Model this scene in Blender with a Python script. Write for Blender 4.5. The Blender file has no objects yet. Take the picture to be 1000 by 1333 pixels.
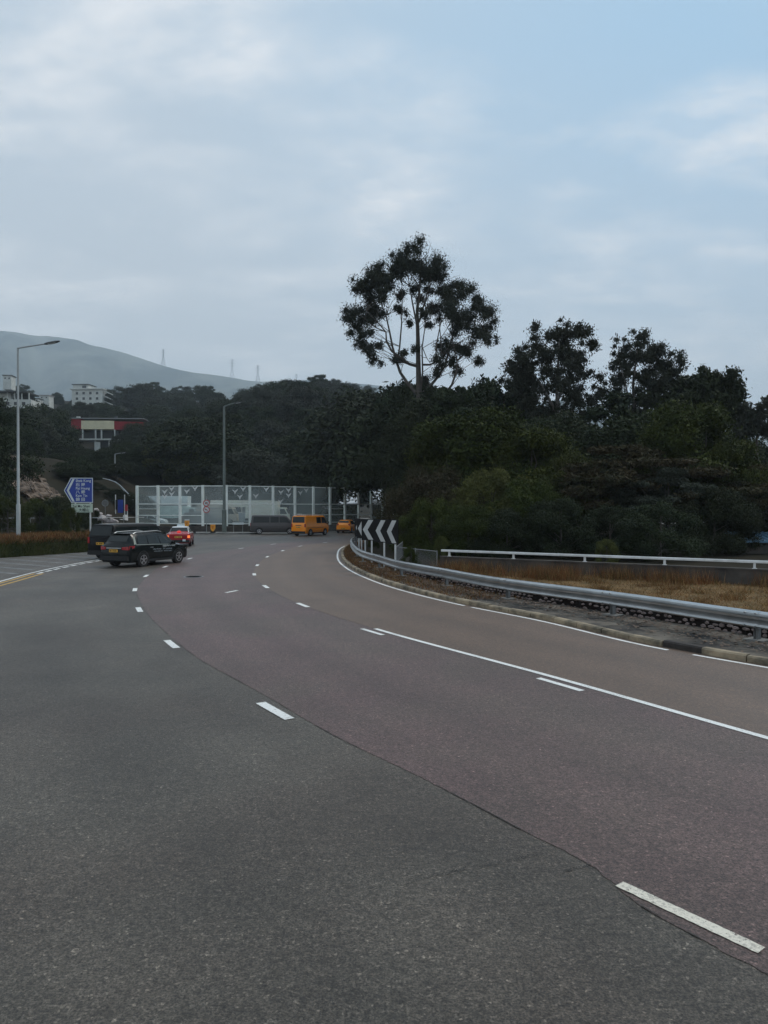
import bpy, bmesh, math, random
import numpy as np
from mathutils import Vector, Matrix, noise as mnoise

R = math.radians
SC = bpy.context.scene
COL = SC.collection

# ------------------------------------------------------------------ camera
FPX, HY, CAMH = 950.0, 661.0, 2.9          # focal length in photo px, horizon row, eye height
cam_d = bpy.data.cameras.new("camera")
cam = bpy.data.objects.new("camera", cam_d)
COL.objects.link(cam)
cam_d.sensor_fit = 'VERTICAL'
cam_d.sensor_height = 36.0
cam_d.lens = 36.0 * FPX / 1333.0
cam_d.clip_start = 0.1
cam_d.clip_end = 20000
cam.location = (0, 0, CAMH)
cam.rotation_euler = (R(90) - math.atan((666.5 - HY) / FPX), 0, 0)
SC.camera = cam
SC.render.engine = 'CYCLES'
SC.cycles.use_denoising = True
SC.cycles.max_bounces = 6
SC.cycles.diffuse_bounces = 2
SC.cycles.glossy_bounces = 2
SC.cycles.transmission_bounces = 4
SC.cycles.transparent_max_bounces = 12
SC.cycles.volume_bounces = 2

# ------------------------------------------------------------------ sky and sun
SUN_EL, SUN_AZ = 48.0, 62.0                 # azimuth from +Y towards +X
w = bpy.data.worlds.new("World")
SC.world = w
w.use_nodes = True
nt = w.node_tree
nt.nodes.clear()
N = nt.nodes.new; Lk = nt.links.new
out = N('ShaderNodeOutputWorld'); bg = N('ShaderNodeBackground'); bg.inputs[1].default_value = 0.1
Lk(bg.outputs[0], out.inputs[0])
sky = N('ShaderNodeTexSky'); sky.sky_type = 'NISHITA'; sky.sun_disc = False
sky.sun_elevation = R(SUN_EL); sky.sun_rotation = R(SUN_AZ)
tc = N('ShaderNodeTexCoord'); sp = N('ShaderNodeSeparateXYZ'); Lk(tc.outputs['Generated'], sp.inputs[0])
def wmath(op, a, b=None, clamp=False):
    m = N('ShaderNodeMath'); m.operation = op; m.use_clamp = clamp
    for i, v in enumerate((a, b)):
        if v is None: continue
        if isinstance(v, (int, float)): m.inputs[i].default_value = v
        else: Lk(v, m.inputs[i])
    return m.outputs[0]
den = wmath('ADD', wmath('MAXIMUM', sp.outputs[2], 0.0), 0.22)
cx = wmath('DIVIDE', sp.outputs[0], den); cy = wmath('DIVIDE', sp.outputs[1], den)
cb = N('ShaderNodeCombineXYZ'); Lk(cx, cb.inputs[0]); Lk(cy, cb.inputs[1])
n1 = N('ShaderNodeTexNoise'); n1.inputs['Scale'].default_value = 1.9; n1.inputs['Detail'].default_value = 7; n1.inputs['Roughness'].default_value = .52
n1.inputs['Distortion'].default_value = .35
n2 = N('ShaderNodeTexNoise'); n2.inputs['Scale'].default_value = 5.5; n2.inputs['Detail'].default_value = 6; n2.inputs['Roughness'].default_value = .6
mp = N('ShaderNodeMapping'); mp.inputs['Scale'].default_value = (1, 1.7, 1); mp.inputs['Rotation'].default_value = (0, 0, .3)
mp.inputs['Location'].default_value = (3.7, 1.2, 0)
Lk(cb.outputs[0], mp.inputs[0]); Lk(mp.outputs[0], n1.inputs[0]); Lk(mp.outputs[0], n2.inputs[0])
el = wmath('MULTIPLY', sp.outputs[2], 1.9, True)                      # 0 at the horizon, 1 high up
base = N('ShaderNodeMix'); base.data_type = 'RGBA'
base.inputs[6].default_value = (6.3, 6.45, 6.6, 1); base.inputs[7].default_value = (3.7, 5.8, 7.8, 1)
rt = wmath('MULTIPLY', wmath('ADD', sp.outputs[0], .25), 1.3, True)
elr = wmath('MULTIPLY', el, wmath('ADD', wmath('MULTIPLY', rt, .75), .45), True)
Lk(elr, base.inputs[0])
cl = N('ShaderNodeMix'); cl.data_type = 'RGBA'
f1 = wmath('MULTIPLY', wmath('SUBTRACT', n1.outputs[0], .43), 4.2, True)
f2 = wmath('MULTIPLY', wmath('SUBTRACT', n2.outputs[0], .38), 3.6, True)
ff = wmath('MULTIPLY', wmath('MULTIPLY', f1, wmath('ADD', wmath('MULTIPLY', f2, .8), .2)), .95)
Lk(ff, cl.inputs[0]); Lk(base.outputs[2], cl.inputs[6]); cl.inputs[7].default_value = (9.0, 9.1, 9.2, 1)
mx = N('ShaderNodeMix'); mx.data_type = 'RGBA'; mx.inputs[0].default_value = .94
Lk(sky.outputs[0], mx.inputs[6]); Lk(cl.outputs[2], mx.inputs[7])
Lk(mx.outputs[2], bg.inputs[0])

sd = bpy.data.lights.new("sun", 'SUN'); sd.energy = 1.5; sd.angle = R(14); sd.color = (1, .93, .84)
so = bpy.data.objects.new("sun", sd); COL.objects.link(so)
d = Vector((math.sin(R(SUN_AZ)) * math.cos(R(SUN_EL)), math.cos(R(SUN_AZ)) * math.cos(R(SUN_EL)), math.sin(R(SUN_EL))))
so.rotation_euler = d.to_track_quat('Z', 'Y').to_euler()
so.location = (0, 0, 60)
vs = SC.view_settings
SC.display_settings.display_device = 'sRGB'
vs.view_transform = 'Standard'; vs.look = 'None'; vs.exposure = 0.2; vs.gamma = 1.0; vs.use_curve_mapping = False

# ------------------------------------------------------------------ helpers
def P(px, py, z=0.0):
    D = FPX * (CAMH - z) / (py - HY)
    return ((px - 500) * D / FPX, D)
def X(px, D): return (px - 500) * D / FPX
def Z(py, D): return CAMH + (HY - py) * D / FPX

def tag(o, label=None, cat=None, group=None, kind=None):
    if label: o['label'] = label
    if cat: o['category'] = cat
    if group: o['group'] = group
    if kind: o['kind'] = kind
    return o
def empty(name, loc, rz=0.0, label=None, cat=None, group=None):
    o = bpy.data.objects.new(name, None); COL.objects.link(o)
    o.location = loc; o.rotation_euler = (0, 0, rz); o.empty_display_size = .3
    return tag(o, label, cat, group)

def link(me, name, parent=None, loc=(0, 0, 0)):
    o = bpy.data.objects.new(name, me); COL.objects.link(o)
    o.location = loc
    if parent is not None: o.parent = parent
    return o

class MB:
    def __init__(s): s.v = []; s.f = []; s.m = []
    def add(s, vs, fs, mi=0):
        k = len(s.v); s.v += [tuple(v) for v in vs]
        s.f += [tuple(i + k for i in f) for f in fs]; s.m += [mi] * len(fs)
    def box(s, c, sz, rz=0, mi=0, M=None):
        hx, hy, hz = sz[0] / 2, sz[1] / 2, sz[2] / 2
        vs = [Vector((sx * hx, sy * hy, sg * hz)) for sg in (-1, 1) for sy in (-1, 1) for sx in (-1, 1)]
        m = Matrix.Translation(c) @ (M if M is not None else Matrix.Rotation(rz, 4, 'Z'))
        s.add([m @ v for v in vs], [(0, 2, 3, 1), (4, 5, 7, 6), (0, 1, 5, 4), (2, 6, 7, 3), (0, 4, 6, 2), (1, 3, 7, 5)], mi)
    def cyl(s, a, b, r0, r1=None, n=12, mi=0, cap=True):
        r1 = r0 if r1 is None else r1
        a = Vector(a); b = Vector(b); d = (b - a).normalized()
        u = d.orthogonal().normalized(); v = d.cross(u)
        vs = []
        for p, r in ((a, r0), (b, r1)):
            for i in range(n):
                t = 2 * math.pi * i / n
                vs.append(p + u * (r * math.cos(t)) + v * (r * math.sin(t)))
        fs = [(i, (i + 1) % n, n + (i + 1) % n, n + i) for i in range(n)]
        if cap: fs += [tuple(range(n))[::-1], tuple(range(n, 2 * n))]
        s.add(vs, fs, mi)
    def tube(s, pts, rs, n=6, mi=0):
        pts = [Vector(p) for p in pts]
        k = len(pts)
        vs = []
        u = None
        for i in range(k):
            d = (pts[min(i + 1, k - 1)] - pts[max(i - 1, 0)]).normalized()
            if u is None: u = d.orthogonal().normalized()
            else: u = (u - d * u.dot(d)).normalized()
            v = d.cross(u)
            r = rs[i] if isinstance(rs, (list, tuple)) else rs
            for j in range(n):
                t = 2 * math.pi * j / n
                vs.append(pts[i] + u * (r * math.cos(t)) + v * (r * math.sin(t)))
        fs = []
        for i in range(k - 1):
            for j in range(n):
                a = i * n + j; b = i * n + (j + 1) % n
                fs.append((a, b, b + n, a + n))
        fs += [tuple(range(n))[::-1], tuple(range((k - 1) * n, k * n))]
        s.add(vs, fs, mi)
    def prism(s, poly, y0, y1, mi=0):           # poly in (x,z), extruded along y
        n = len(poly)
        vs = [(p[0], y0, p[1]) for p in poly] + [(p[0], y1, p[1]) for p in poly]
        fs = [(i, (i + 1) % n, n + (i + 1) % n, n + i) for i in range(n)] + [tuple(range(n))[::-1], tuple(range(n, 2 * n))]
        s.add(vs, fs, mi)
    def mesh(s, name, mats, smooth=None):
        me = bpy.data.meshes.new(name)
        me.from_pydata(s.v, [], s.f)
        for m in (mats if isinstance(mats, (list, tuple)) else [mats]): me.materials.append(m)
        me.polygons.foreach_set('material_index', s.m)
        bm = bmesh.new(); bm.from_mesh(me); bmesh.ops.recalc_face_normals(bm, faces=bm.faces); bm.to_mesh(me); bm.free()
        if smooth is not None:
            me.polygons.foreach_set('use_smooth', [True] * len(me.polygons))
            me.set_sharp_from_angle(angle=R(smooth))
        me.update()
        return me
    def build(s, name, mats, parent=None, smooth=None, loc=(0, 0, 0)):
        return link(s.mesh(name, mats, smooth), name, parent, loc)

# ------------------------------------------------------------------ materials
def newmat(name):
    m = bpy.data.materials.new(name); m.use_nodes = True
    t = m.node_tree; b = t.nodes['Principled BSDF']
    return m, t, b
def pmat(name, c1, c2=None, scale=4.0, rough=.6, bump=0.0, metal=0.0, detail=5, coords='Object', contrast=1.0, spec=.5, coat=0.0, stretch=None, rand=0.0):
    m, t, b = newmat(name)
    c2 = c2 or tuple(x * .75 for x in c1)
    tx = t.nodes.new('ShaderNodeTexCoord'); nz = t.nodes.new('ShaderNodeTexNoise')
    nz.inputs['Scale'].default_value = scale; nz.inputs['Detail'].default_value = detail; nz.inputs['Roughness'].default_value = .6
    src = tx.outputs[coords]
    if stretch:
        mp = t.nodes.new('ShaderNodeMapping'); mp.inputs['Scale'].default_value = stretch
        t.links.new(src, mp.inputs[0]); src = mp.outputs[0]
    t.links.new(src, nz.inputs[0])
    mr = t.nodes.new('ShaderNodeMapRange'); mr.inputs[1].default_value = .5 - .22 / contrast; mr.inputs[2].default_value = .5 + .22 / contrast
    t.links.new(nz.outputs[0], mr.inputs[0])
    mx = t.nodes.new('ShaderNodeMix'); mx.data_type = 'RGBA'
    mx.inputs[6].default_value = (*c1, 1); mx.inputs[7].default_value = (*c2, 1)
    t.links.new(mr.outputs[0], mx.inputs[0])
    o = mx.outputs[2]
    if rand:
        oi = t.nodes.new('ShaderNodeObjectInfo')
        hs = t.nodes.new('ShaderNodeHueSaturation')
        m1 = t.nodes.new('ShaderNodeMapRange'); m1.inputs[3].default_value = .5 - .05 * rand; m1.inputs[4].default_value = .5 + .03 * rand
        m2 = t.nodes.new('ShaderNodeMath'); m2.operation = 'MULTIPLY'; m2.inputs[1].default_value = 7.31
        m3 = t.nodes.new('ShaderNodeMath'); m3.operation = 'FRACT'
        m4 = t.nodes.new('ShaderNodeMapRange'); m4.inputs[3].default_value = 1 - .4 * rand; m4.inputs[4].default_value = 1 + .45 * rand
        t.links.new(oi.outputs['Random'], m1.inputs[0]); t.links.new(oi.outputs['Random'], m2.inputs[0])
        t.links.new(m2.outputs[0], m3.inputs[0]); t.links.new(m3.outputs[0], m4.inputs[0])
        t.links.new(m1.outputs[0], hs.inputs['Hue']); t.links.new(m4.outputs[0], hs.inputs['Value'])
        t.links.new(o, hs.inputs['Color']); o = hs.outputs[0]
    t.links.new(o, b.inputs['Base Color'])
    b.inputs['Roughness'].default_value = rough; b.inputs['Metallic'].default_value = metal
    b.inputs['Specular IOR Level'].default_value = spec
    if coat: b.inputs['Coat Weight'].default_value = coat; b.inputs['Coat Roughness'].default_value = .05
    if bump:
        bp = t.nodes.new('ShaderNodeBump'); bp.inputs['Strength'].default_value = bump; bp.inputs['Distance'].default_value = .02
        t.links.new(nz.outputs[0], bp.inputs['Height']); t.links.new(bp.outputs[0], b.inputs['Normal'])
    return m

def asphalt(name, col, agg=1.0, patch=.25, seed=0.0, tint=None):
    """aggregate speckle + binder + broad worn patches"""
    m, t, b = newmat(name)
    nd = t.nodes.new; lk = t.links.new
    geo = nd('ShaderNodeTexCoord'); src = geo.outputs['Object']
    def noise(scale, detail=3, rough=.6, vec=None, off=0.0):
        n = nd('ShaderNodeTexNoise'); n.inputs['Scale'].default_value = scale; n.inputs['Detail'].default_value = detail; n.inputs['Roughness'].default_value = rough
        mp = nd('ShaderNodeMapping'); mp.inputs['Location'].default_value = (off + seed, off * 2 + seed, 0)
        lk(vec or src, mp.inputs[0]); lk(mp.outputs[0], n.inputs[0]); return n.outputs[0]
    def mr(v, a, b_, c, d_):
        n = nd('ShaderNodeMapRange'); 
        for i, q in enumerate((a, b_, c, d_)): n.inputs[i + 1].default_value = q
        lk(v, n.inputs[0]); return n.outputs[0]
    def mul(a, b_):
        n = nd('ShaderNodeMath'); n.operation = 'MULTIPLY'; lk(a, n.inputs[0])
        if isinstance(b_, float): n.inputs[1].default_value = b_
        else: lk(b_, n.inputs[1])
        return n.outputs[0]
    fine = mr(noise(62, 4, .75), .33, .67, 1 - .72 * agg, 1 + .72 * agg)
    mid = mr(noise(24, 3, .7, off=3), .36, .64, 1 - .34 * agg, 1 + .34 * agg)
    mid2 = mr(noise(8, 4, .75, off=5), .36, .64, 1 - .16 * agg, 1 + .16 * agg)
    spots = mr(noise(1.9, 5, .7, off=13), .60, .72, 1, 1 - .22 * agg)
    at = nd('ShaderNodeAttribute'); at.attribute_name = 'lane'
    wob = mr(noise(.35, 3, .6, off=23), .3, .7, -.05, .05)
    ad = nd('ShaderNodeMath'); ad.operation = 'ADD'; lk(at.outputs['Fac'], ad.inputs[0]); lk(wob, ad.inputs[1])
    frc = nd('ShaderNodeMath'); frc.operation = 'FRACT'; lk(ad.outputs[0], frc.inputs[0])
    cr = nd('ShaderNodeValToRGB'); cr.color_ramp.interpolation = 'EASE'
    for i_, (p_, v_) in enumerate(((0, .50), (.14, .46), (.27, .60), (.38, .50), (.5, .36), (.62, .48), (.74, .60), (.87, .47), (1, .50))):
        e_ = cr.color_ramp.elements[i_] if i_ < 1 else (cr.color_ramp.elements.new(p_) if i_ < 8 else cr.color_ramp.elements[-1])
        e_.position = p_; e_.color = (v_, v_, v_, 1)
    lk(frc.outputs[0], cr.inputs[0])
    track = mr(cr.outputs[0], 0, 1, .55, 1.45)
    big = mr(noise(.55, 5, .55, off=9), .3, .7, 1 - patch, 1 + patch)
    big2 = mr(noise(.12, 3, .5, off=19), .3, .7, 1 - patch * .7, 1 + patch * .7)
    v = nd('ShaderNodeTexVoronoi'); v.inputs['Scale'].default_value = 55; lk(src, v.inputs[0])
    vs_ = nd('ShaderNodeSeparateColor'); lk(v.outputs['Color'], vs_.inputs[0])
    bright = mr(vs_.outputs[0], .93, 1.0, 1, 1 + 1.0 * agg)
    k = mul(mul(mul(mul(fine, mid), mul(big, big2)), bright), mul(mul(mid2, spots), track))
    c = nd('ShaderNodeVectorMath'); c.operation = 'SCALE'; c.inputs[0].default_value = col
    lk(k, c.inputs['Scale'])
    o = c.outputs[0]
    if tint:
        tm = nd('ShaderNodeMix'); tm.data_type = 'RGBA'; tm.blend_type = 'MULTIPLY'
        tm.inputs[7].default_value = (*tint, 1)
        lk(mr(noise(.3, 4, .6, off=31), .42, .62, 0, 1), tm.inputs[0]); lk(o, tm.inputs[6]); o = tm.outputs[2]
    lk(o, b.inputs['Base Color'])
    b.inputs['Roughness'].default_value = .50; b.inputs['Specular IOR Level'].default_value = .55
    bp = nd('ShaderNodeBump'); bp.inputs['Strength'].default_value = .5 * agg; bp.inputs['Distance'].default_value = .006
    lk(fine, bp.inputs['Height']); lk(bp.outputs[0], b.inputs['Normal'])
    return m

M = {}
M['grey_asphalt'] = asphalt('grey_asphalt', (.082, .070, .055), 1.4, .24, 0, tint=(.82, .77, .76))
M['purple_asphalt'] = asphalt('purple_asphalt', (.104, .064, .057), 1.25, .12, 5, tint=(.9, 1.0, .92))
M['brown_asphalt'] = asphalt('brown_asphalt', (.116, .073, .048), .7, .08, 8)
M['tar'] = pmat('tar', (.022, .020, .018), (.055, .05, .045), 30, .8, contrast=2)
def paint_mat(name, c, dirt, thr=.5):
    m, t, b = newmat(name)
    nd = t.nodes.new; lk = t.links.new
    tx = nd('ShaderNodeTexCoord')
    a = nd('ShaderNodeTexNoise'); a.inputs['Scale'].default_value = 45; a.inputs['Detail'].default_value = 5; a.inputs['Roughness'].default_value = .7
    g = nd('ShaderNodeTexNoise'); g.inputs['Scale'].default_value = 1.3; g.inputs['Detail'].default_value = 3
    lk(tx.outputs['Object'], a.inputs[0]); lk(tx.outputs['Object'], g.inputs[0])
    s = nd('ShaderNodeMath'); s.operation = 'ADD'; lk(a.outputs[0], s.inputs[0])
    s2 = nd('ShaderNodeMath'); s2.operation = 'MULTIPLY'; s2.inputs[1].default_value = .5; lk(g.outputs[0], s2.inputs[0]); lk(s2.outputs[0], s.inputs[1])
    mr = nd('ShaderNodeMapRange'); mr.inputs[1].default_value = .25 + thr; mr.inputs[2].default_value = .45 + thr; lk(s.outputs[0], mr.inputs[0])
    mx = nd('ShaderNodeMix'); mx.data_type = 'RGBA'; mx.inputs[6].default_value = (*c, 1); mx.inputs[7].default_value = (*dirt, 1)
    lk(mr.outputs[0], mx.inputs[0]); lk(mx.outputs[2], b.inputs['Base Color']); b.inputs['Roughness'].default_value = .6
    ch = nd('ShaderNodeTexNoise'); ch.inputs['Scale'].default_value = 28; ch.inputs['Detail'].default_value = 6; ch.inputs['Roughness'].default_value = .75
    lk(tx.outputs['Object'], ch.inputs[0])
    am = nd('ShaderNodeMapRange'); am.inputs[1].default_value = .40 - (thr - .4) * .4; am.inputs[2].default_value = .44 - (thr - .4) * .4
    lk(ch.outputs[0], am.inputs[0]); lk(am.outputs[0], b.inputs['Alpha'])
    return m
M['white_line'] = paint_mat('white_line', (.78, .77, .73), (.36, .345, .32), .52)
M['old_white_line'] = paint_mat('old_white_line', (.68, .63, .52), (.34, .31, .26), .50)
M['faded_line'] = paint_mat('faded_line', (.3, .3, .29), (.14, .14, .135), .35)
M['yellow_line'] = paint_mat('yellow_line', (.62, .36, .06), (.3, .2, .08), .5)
M['kerb'] = pmat('kerb', (.37, .29, .19), (.10, .085, .06), 1.9, .85, .3, contrast=1.9, detail=8)
M['kerb_black'] = pmat('kerb_black', (.02, .017, .015), (.05, .04, .035), 9, .9)
M['dirt'] = pmat('dirt', (.14, .12, .095), (.022, .019, .016), 1.1, .95, .6, contrast=2.0, detail=8)
M['dry_ground'] = pmat('dry_ground', (.22, .135, .062), (.10, .075, .04), 2.2, .95, .25, contrast=1.6, detail=8, spec=.1)
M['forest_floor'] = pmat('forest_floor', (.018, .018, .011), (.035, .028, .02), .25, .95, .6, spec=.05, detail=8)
M['bank_soil'] = pmat('bank_soil', (.05, .042, .02), (.022, .022, .012), 1.5, .95, .8, spec=.05)
M['mountain'] = pmat('mountain', (.012, .028, .022), (.12, .13, .10), .004, .95, detail=12, contrast=2.2, spec=.05)
M['concrete'] = pmat('concrete', (.20, .195, .18), (.09, .087, .08), 1.5, .85, .2, contrast=1.3, detail=8)
M['dark_concrete'] = pmat('dark_concrete', (.085, .072, .060), (.035, .03, .027), 1.3, .9, .3, contrast=1.6, detail=8)
M['stone_pale'] = pmat('stone_pale', (.36, .28, .26), (.15, .12, .11), 4, .9, .4)
M['stone_dark'] = pmat('stone_dark', (.014, .011, .010), (.025, .02, .018), 5, .9, .4, spec=.1)
M['galv'] = pmat('galv', (.56, .57, .57), (.36, .365, .36), 1.6, .32, .0, metal=.95, contrast=1.0, detail=8)
M['galv_dark'] = pmat('galv_dark', (.26, .27, .27), (.16, .16, .16), 3, .5, metal=.5)
M['lamp_grey'] = pmat('lamp_grey', (.34, .36, .35), (.25, .26, .26), 1.5, .5, metal=.3)
M['lamp_green'] = pmat('lamp_green', (.16, .19, .17), (.11, .13, .12), 1.5, .5, metal=.2)
M['lamp_head'] = pmat('lamp_head', (.05, .05, .055), (.03, .03, .03), 3, .5)
M['white_steel'] = pmat('white_steel', (.90, .93, .88), (.72, .75, .70), 1.2, .45, contrast=1.2)
M['white_paint'] = pmat('white_paint', (.75, .75, .73), (.6, .6, .58), 2, .45)
M['rail_white'] = pmat('rail_white', (.70, .70, .69), (.5, .5, .48), 3, .4, contrast=1.2)
M['black'] = pmat('black', (.006, .006, .006), (.010, .010, .010), 5, .6, spec=.15)
M['rubber'] = pmat('rubber', (.016, .016, .016), (.028, .027, .026), 12, .85, spec=.15)
M['trim'] = pmat('trim', (.02, .02, .021), (.03, .03, .03), 12, .6, spec=.2)
M['rim'] = pmat('rim', (.55, .56, .58), (.4, .4, .42), 6, .3, metal=.85)
M['glass'] = pmat('glass', (.012, .016, .016), (.018, .022, .022), 1, .08, spec=.28)
M['car_black'] = pmat('car_black', (.006, .008, .008), (.008, .01, .01), 1, .22, spec=.2, coat=.08)
M['van_black'] = pmat('van_black', (.004, .004, .005), (.006, .006, .006), 1, .35, spec=.12)
M['car_red'] = pmat('car_red', (.40, .012, .018), (.34, .01, .015), 1, .25, coat=.6)
M['car_silver'] = pmat('car_silver', (.62, .63, .63), (.55, .56, .56), 1, .3, coat=.4)
M['car_orange'] = pmat('car_orange', (.98, .31, .012), (.92, .27, .01), 1, .25, coat=.3)
M['car_grey'] = pmat('car_grey', (.085, .078, .078), (.07, .065, .065), 1, .28, spec=.3, coat=.15)
M['plate_yellow'] = pmat('plate_yellow', (.75, .40, .04), (.65, .35, .04), 3, .5)
M['sign_blue'] = pmat('sign_blue', (.012, .045, .30), (.01, .035, .24), 2, .45)
M['sign_white'] = pmat('sign_white', (.66, .70, .70), (.52, .56, .55), 3, .5)
M['sign_green_white'] = pmat('sign_green_white', (.50, .57, .47), (.40, .47, .38), 3, .5)
M['sign_red'] = pmat('sign_red', (.45, .03, .03), (.38, .03, .03), 3, .5)
M['chevron_white'] = pmat('chevron_white', (.50, .51, .50), (.40, .41, .40), 3, .55)
M['amber'] = pmat('amber', (.85, .36, .02), (.75, .3, .02), 3, .4)
M['truck_white'] = pmat('truck_white', (.80, .84, .84), (.55, .58, .58), 1, .5)
M['truck_mint'] = pmat('truck_mint', (.58, .70, .66), (.36, .44, .41), 1, .5)
M['truck_beige'] = pmat('truck_beige', (.50, .43, .34), (.30, .26, .21), 1, .5)
M['truck_cream'] = pmat('truck_cream', (.78, .78, .66), (.65, .55, .46), 1, .5)
M['truck_grey'] = pmat('truck_grey', (.36, .40, .43), (.22, .25, .27), 1, .5)
M['render_white'] = pmat('render_white', (.55, .56, .52), (.40, .41, .38), .5, .8, contrast=1.3)
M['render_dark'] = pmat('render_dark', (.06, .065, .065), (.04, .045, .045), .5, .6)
M['window_dark'] = pmat('window_dark', (.035, .042, .045), (.05, .055, .06), 1, .2)
M['cloth_red'] = pmat('cloth_red', (.28, .012, .02), (.2, .01, .015), .6, .8)
M['cloth_cream'] = pmat('cloth_cream', (.68, .62, .42), (.55, .5, .34), .6, .8)
M['roof_blue'] = pmat('roof_blue', (.12, .22, .32), (.09, .17, .25), .8, .5)
M['rock_brown'] = pmat('rock_brown', (.21, .15, .105), (.06, .045, .035), .9, .95, .8, contrast=1.6, detail=8)
M['rock_pale'] = pmat('rock_pale', (.42, .39, .37), (.28, .22, .21), 1.2, .9, .4)
M['bark'] = pmat('bark', (.10, .085, .07), (.05, .042, .036), 3, .9, .4)
M['bark_pale'] = pmat('bark_pale', (.17, .15, .135), (.09, .078, .07), 2, .85, .3)
def leafmat(name, c1, c2, rand=.6, scale=.7):
    return pmat(name, c1, c2, scale, .75, rand=rand, spec=.12, contrast=1.4)
M['leaf_dark'] = leafmat('leaf_dark', (.030, .040, .018), (.020, .027, .013))
M['leaf_euc'] = leafmat('leaf_euc', (.040, .046, .030), (.028, .030, .021), .3)
M['leaf_green'] = leafmat('leaf_green', (.050, .060, .010), (.022, .032, .007), .4)
M['leaf_yellow'] = leafmat('leaf_yellow', (.085, .09, .025), (.045, .052, .014), .35)
M['leaf_rust'] = leafmat('leaf_rust', (.050, .038, .017), (.024, .027, .012), .3)
M['leaf_grey'] = leafmat('leaf_grey', (.052, .058, .042), (.032, .037, .026), .5)
M['straw'] = pmat('straw', (.33, .20, .085), (.17, .10, .045), .9, .9, contrast=1.5, spec=.1)
M['straw_red'] = pmat('straw_red', (.20, .078, .03), (.10, .055, .026), 1.2, .9, contrast=1.5, spec=.1)
M['grass_green'] = pmat('grass_green', (.07, .075, .022), (.035, .045, .014), .8, .9, contrast=1.5, spec=.1)
M['litter'] = pmat('litter', (.19, .13, .09), (.08, .055, .04), 5, .9, contrast=1.5)
# tinted clear panel of the noise barrier
def panel_mat(name, tint, milk):
    m, t, b = newmat(name); t.nodes.remove(b)
    o = t.nodes['Material Output']; nd = t.nodes.new; lk = t.links.new
    tr = nd('ShaderNodeBsdfTransparent'); tr.inputs[0].default_value = (*tint, 1)
    df = nd('ShaderNodeBsdfDiffuse'); df.inputs[0].default_value = (.72, .80, .78, 1)
    gl = nd('ShaderNodeBsdfGlossy'); gl.inputs['Roughness'].default_value = .03
    fr = nd('ShaderNodeFresnel'); fr.inputs[0].default_value = 1.35
    nz = nd('ShaderNodeTexNoise'); nz.inputs['Scale'].default_value = .16; tx = nd('ShaderNodeTexCoord'); lk(tx.outputs['Object'], nz.inputs[0])
    mr = nd('ShaderNodeMapRange'); mr.inputs[1].default_value = .3; mr.inputs[2].default_value = .7; mr.inputs[3].default_value = milk * .5; mr.inputs[4].default_value = milk * 1.5
    lk(nz.outputs[0], mr.inputs[0])
    m1 = nd('ShaderNodeMixShader'); lk(mr.outputs[0], m1.inputs[0]); lk(tr.outputs[0], m1.inputs[1]); lk(df.outputs[0], m1.inputs[2])
    m2 = nd('ShaderNodeMixShader'); lk(fr.outputs[0], m2.inputs[0]); lk(m1.outputs[0], m2.inputs[1]); lk(gl.outputs[0], m2.inputs[2])
    lk(m2.outputs[0], o.inputs[0])
    return m
M['panel'] = panel_mat('panel', (.86, .93, .92), .25)
def emat(name, c, s):
    m, t, b = newmat(name)
    b.inputs['Base Color'].default_value = (*c, 1); b.inputs['Emission Color'].default_value = (*c, 1); b.inputs['Emission Strength'].default_value = s
    return m
M['tail_lit'] = emat('tail_lit', (.9, .04, .03), .5)
M['tail_amber'] = emat('tail_amber', (1, .22, .05), .7)
M['tail_dull'] = pmat('tail_dull', (.30, .015, .02), (.36, .01, .015), 3, .25)

# ------------------------------------------------------------------ curves of the road, as x = f(y)
def curve(pts):
    pts = sorted(pts, key=lambda p: p[1])
    ys = np.array([p[1] for p in pts]); xs = np.array([p[0] for p in pts])
    m = np.gradient(xs, ys)
    def f(y):
        y = float(min(max(y, ys[0]), ys[-1]))
        i = int(min(max(np.searchsorted(ys, y) - 1, 0), len(ys) - 2))
        h = ys[i + 1] - ys[i]; t = (y - ys[i]) / h
        return float((2*t**3 - 3*t*t + 1)*xs[i] + (t**3 - 2*t*t + t)*h*m[i] + (-2*t**3 + 3*t*t)*xs[i+1] + (t**3 - t*t)*h*m[i+1])
    return f
f_div1 = curve([(12, -6), (5.6, 1.0), P(904, 1199), P(357, 926), P(223, 839), P(181, 794), P(175.5, 768), P(190, 750), P(215, 738), P(247, 727.3), (-10.2, 52), (-8.2, 60), (-5, 68)])
f_joint = curve([(12.5, -8), (6, .5), P(923, 1230), P(835, 1181), P(769, 1128), P(686, 1085), P(538, 1008), P(450, 966), P(340, 903), P(259, 858), P(222, 829), P(196, 804), P(184, 786), P(178, 768), P(187, 755), P(208, 738), P(240, 725), (-10.9, 49), (-9.4, 57), (-6.5, 64.5), (-2, 72)])
f_div2 = curve([(11.9, -2), (8.0, 4), P(1000, 962), P(745, 889), P(492, 820), P(394, 788), P(346, 764), P(331, 748), P(335, 736), P(348, 725), P(368, 717), P(391, 711), (-4.6, 62), (-1.6, 70), (2.6, 77)])
f_edge = curve([(20, -4), (15, 3), (10.2, 9), P(1000, 870), P(870, 847), P(700, 808), P(600, 788), P(520, 768), P(470, 750), P(445, 735), P(439.5, 722), P(447, 712), (-1.7, 63), (1, 71), (5, 79), (11, 88)])
f_rail = curve([(19.8, -2), (14, 5.5), (10.7, 10.5), (7.84, 14.9), (6.1, 18.15), (3.5, 22.4), (1.93, 26.2), (.56, 29.6), (-.1, 32.4), (-1.08, 36.5), (-1.6, 40.8), (-1.9, 44.4), (-2.2, 51), (-1.9, 57), (-.7, 64), (1.8, 71.5), (5.8, 79), (12, 88)])
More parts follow.
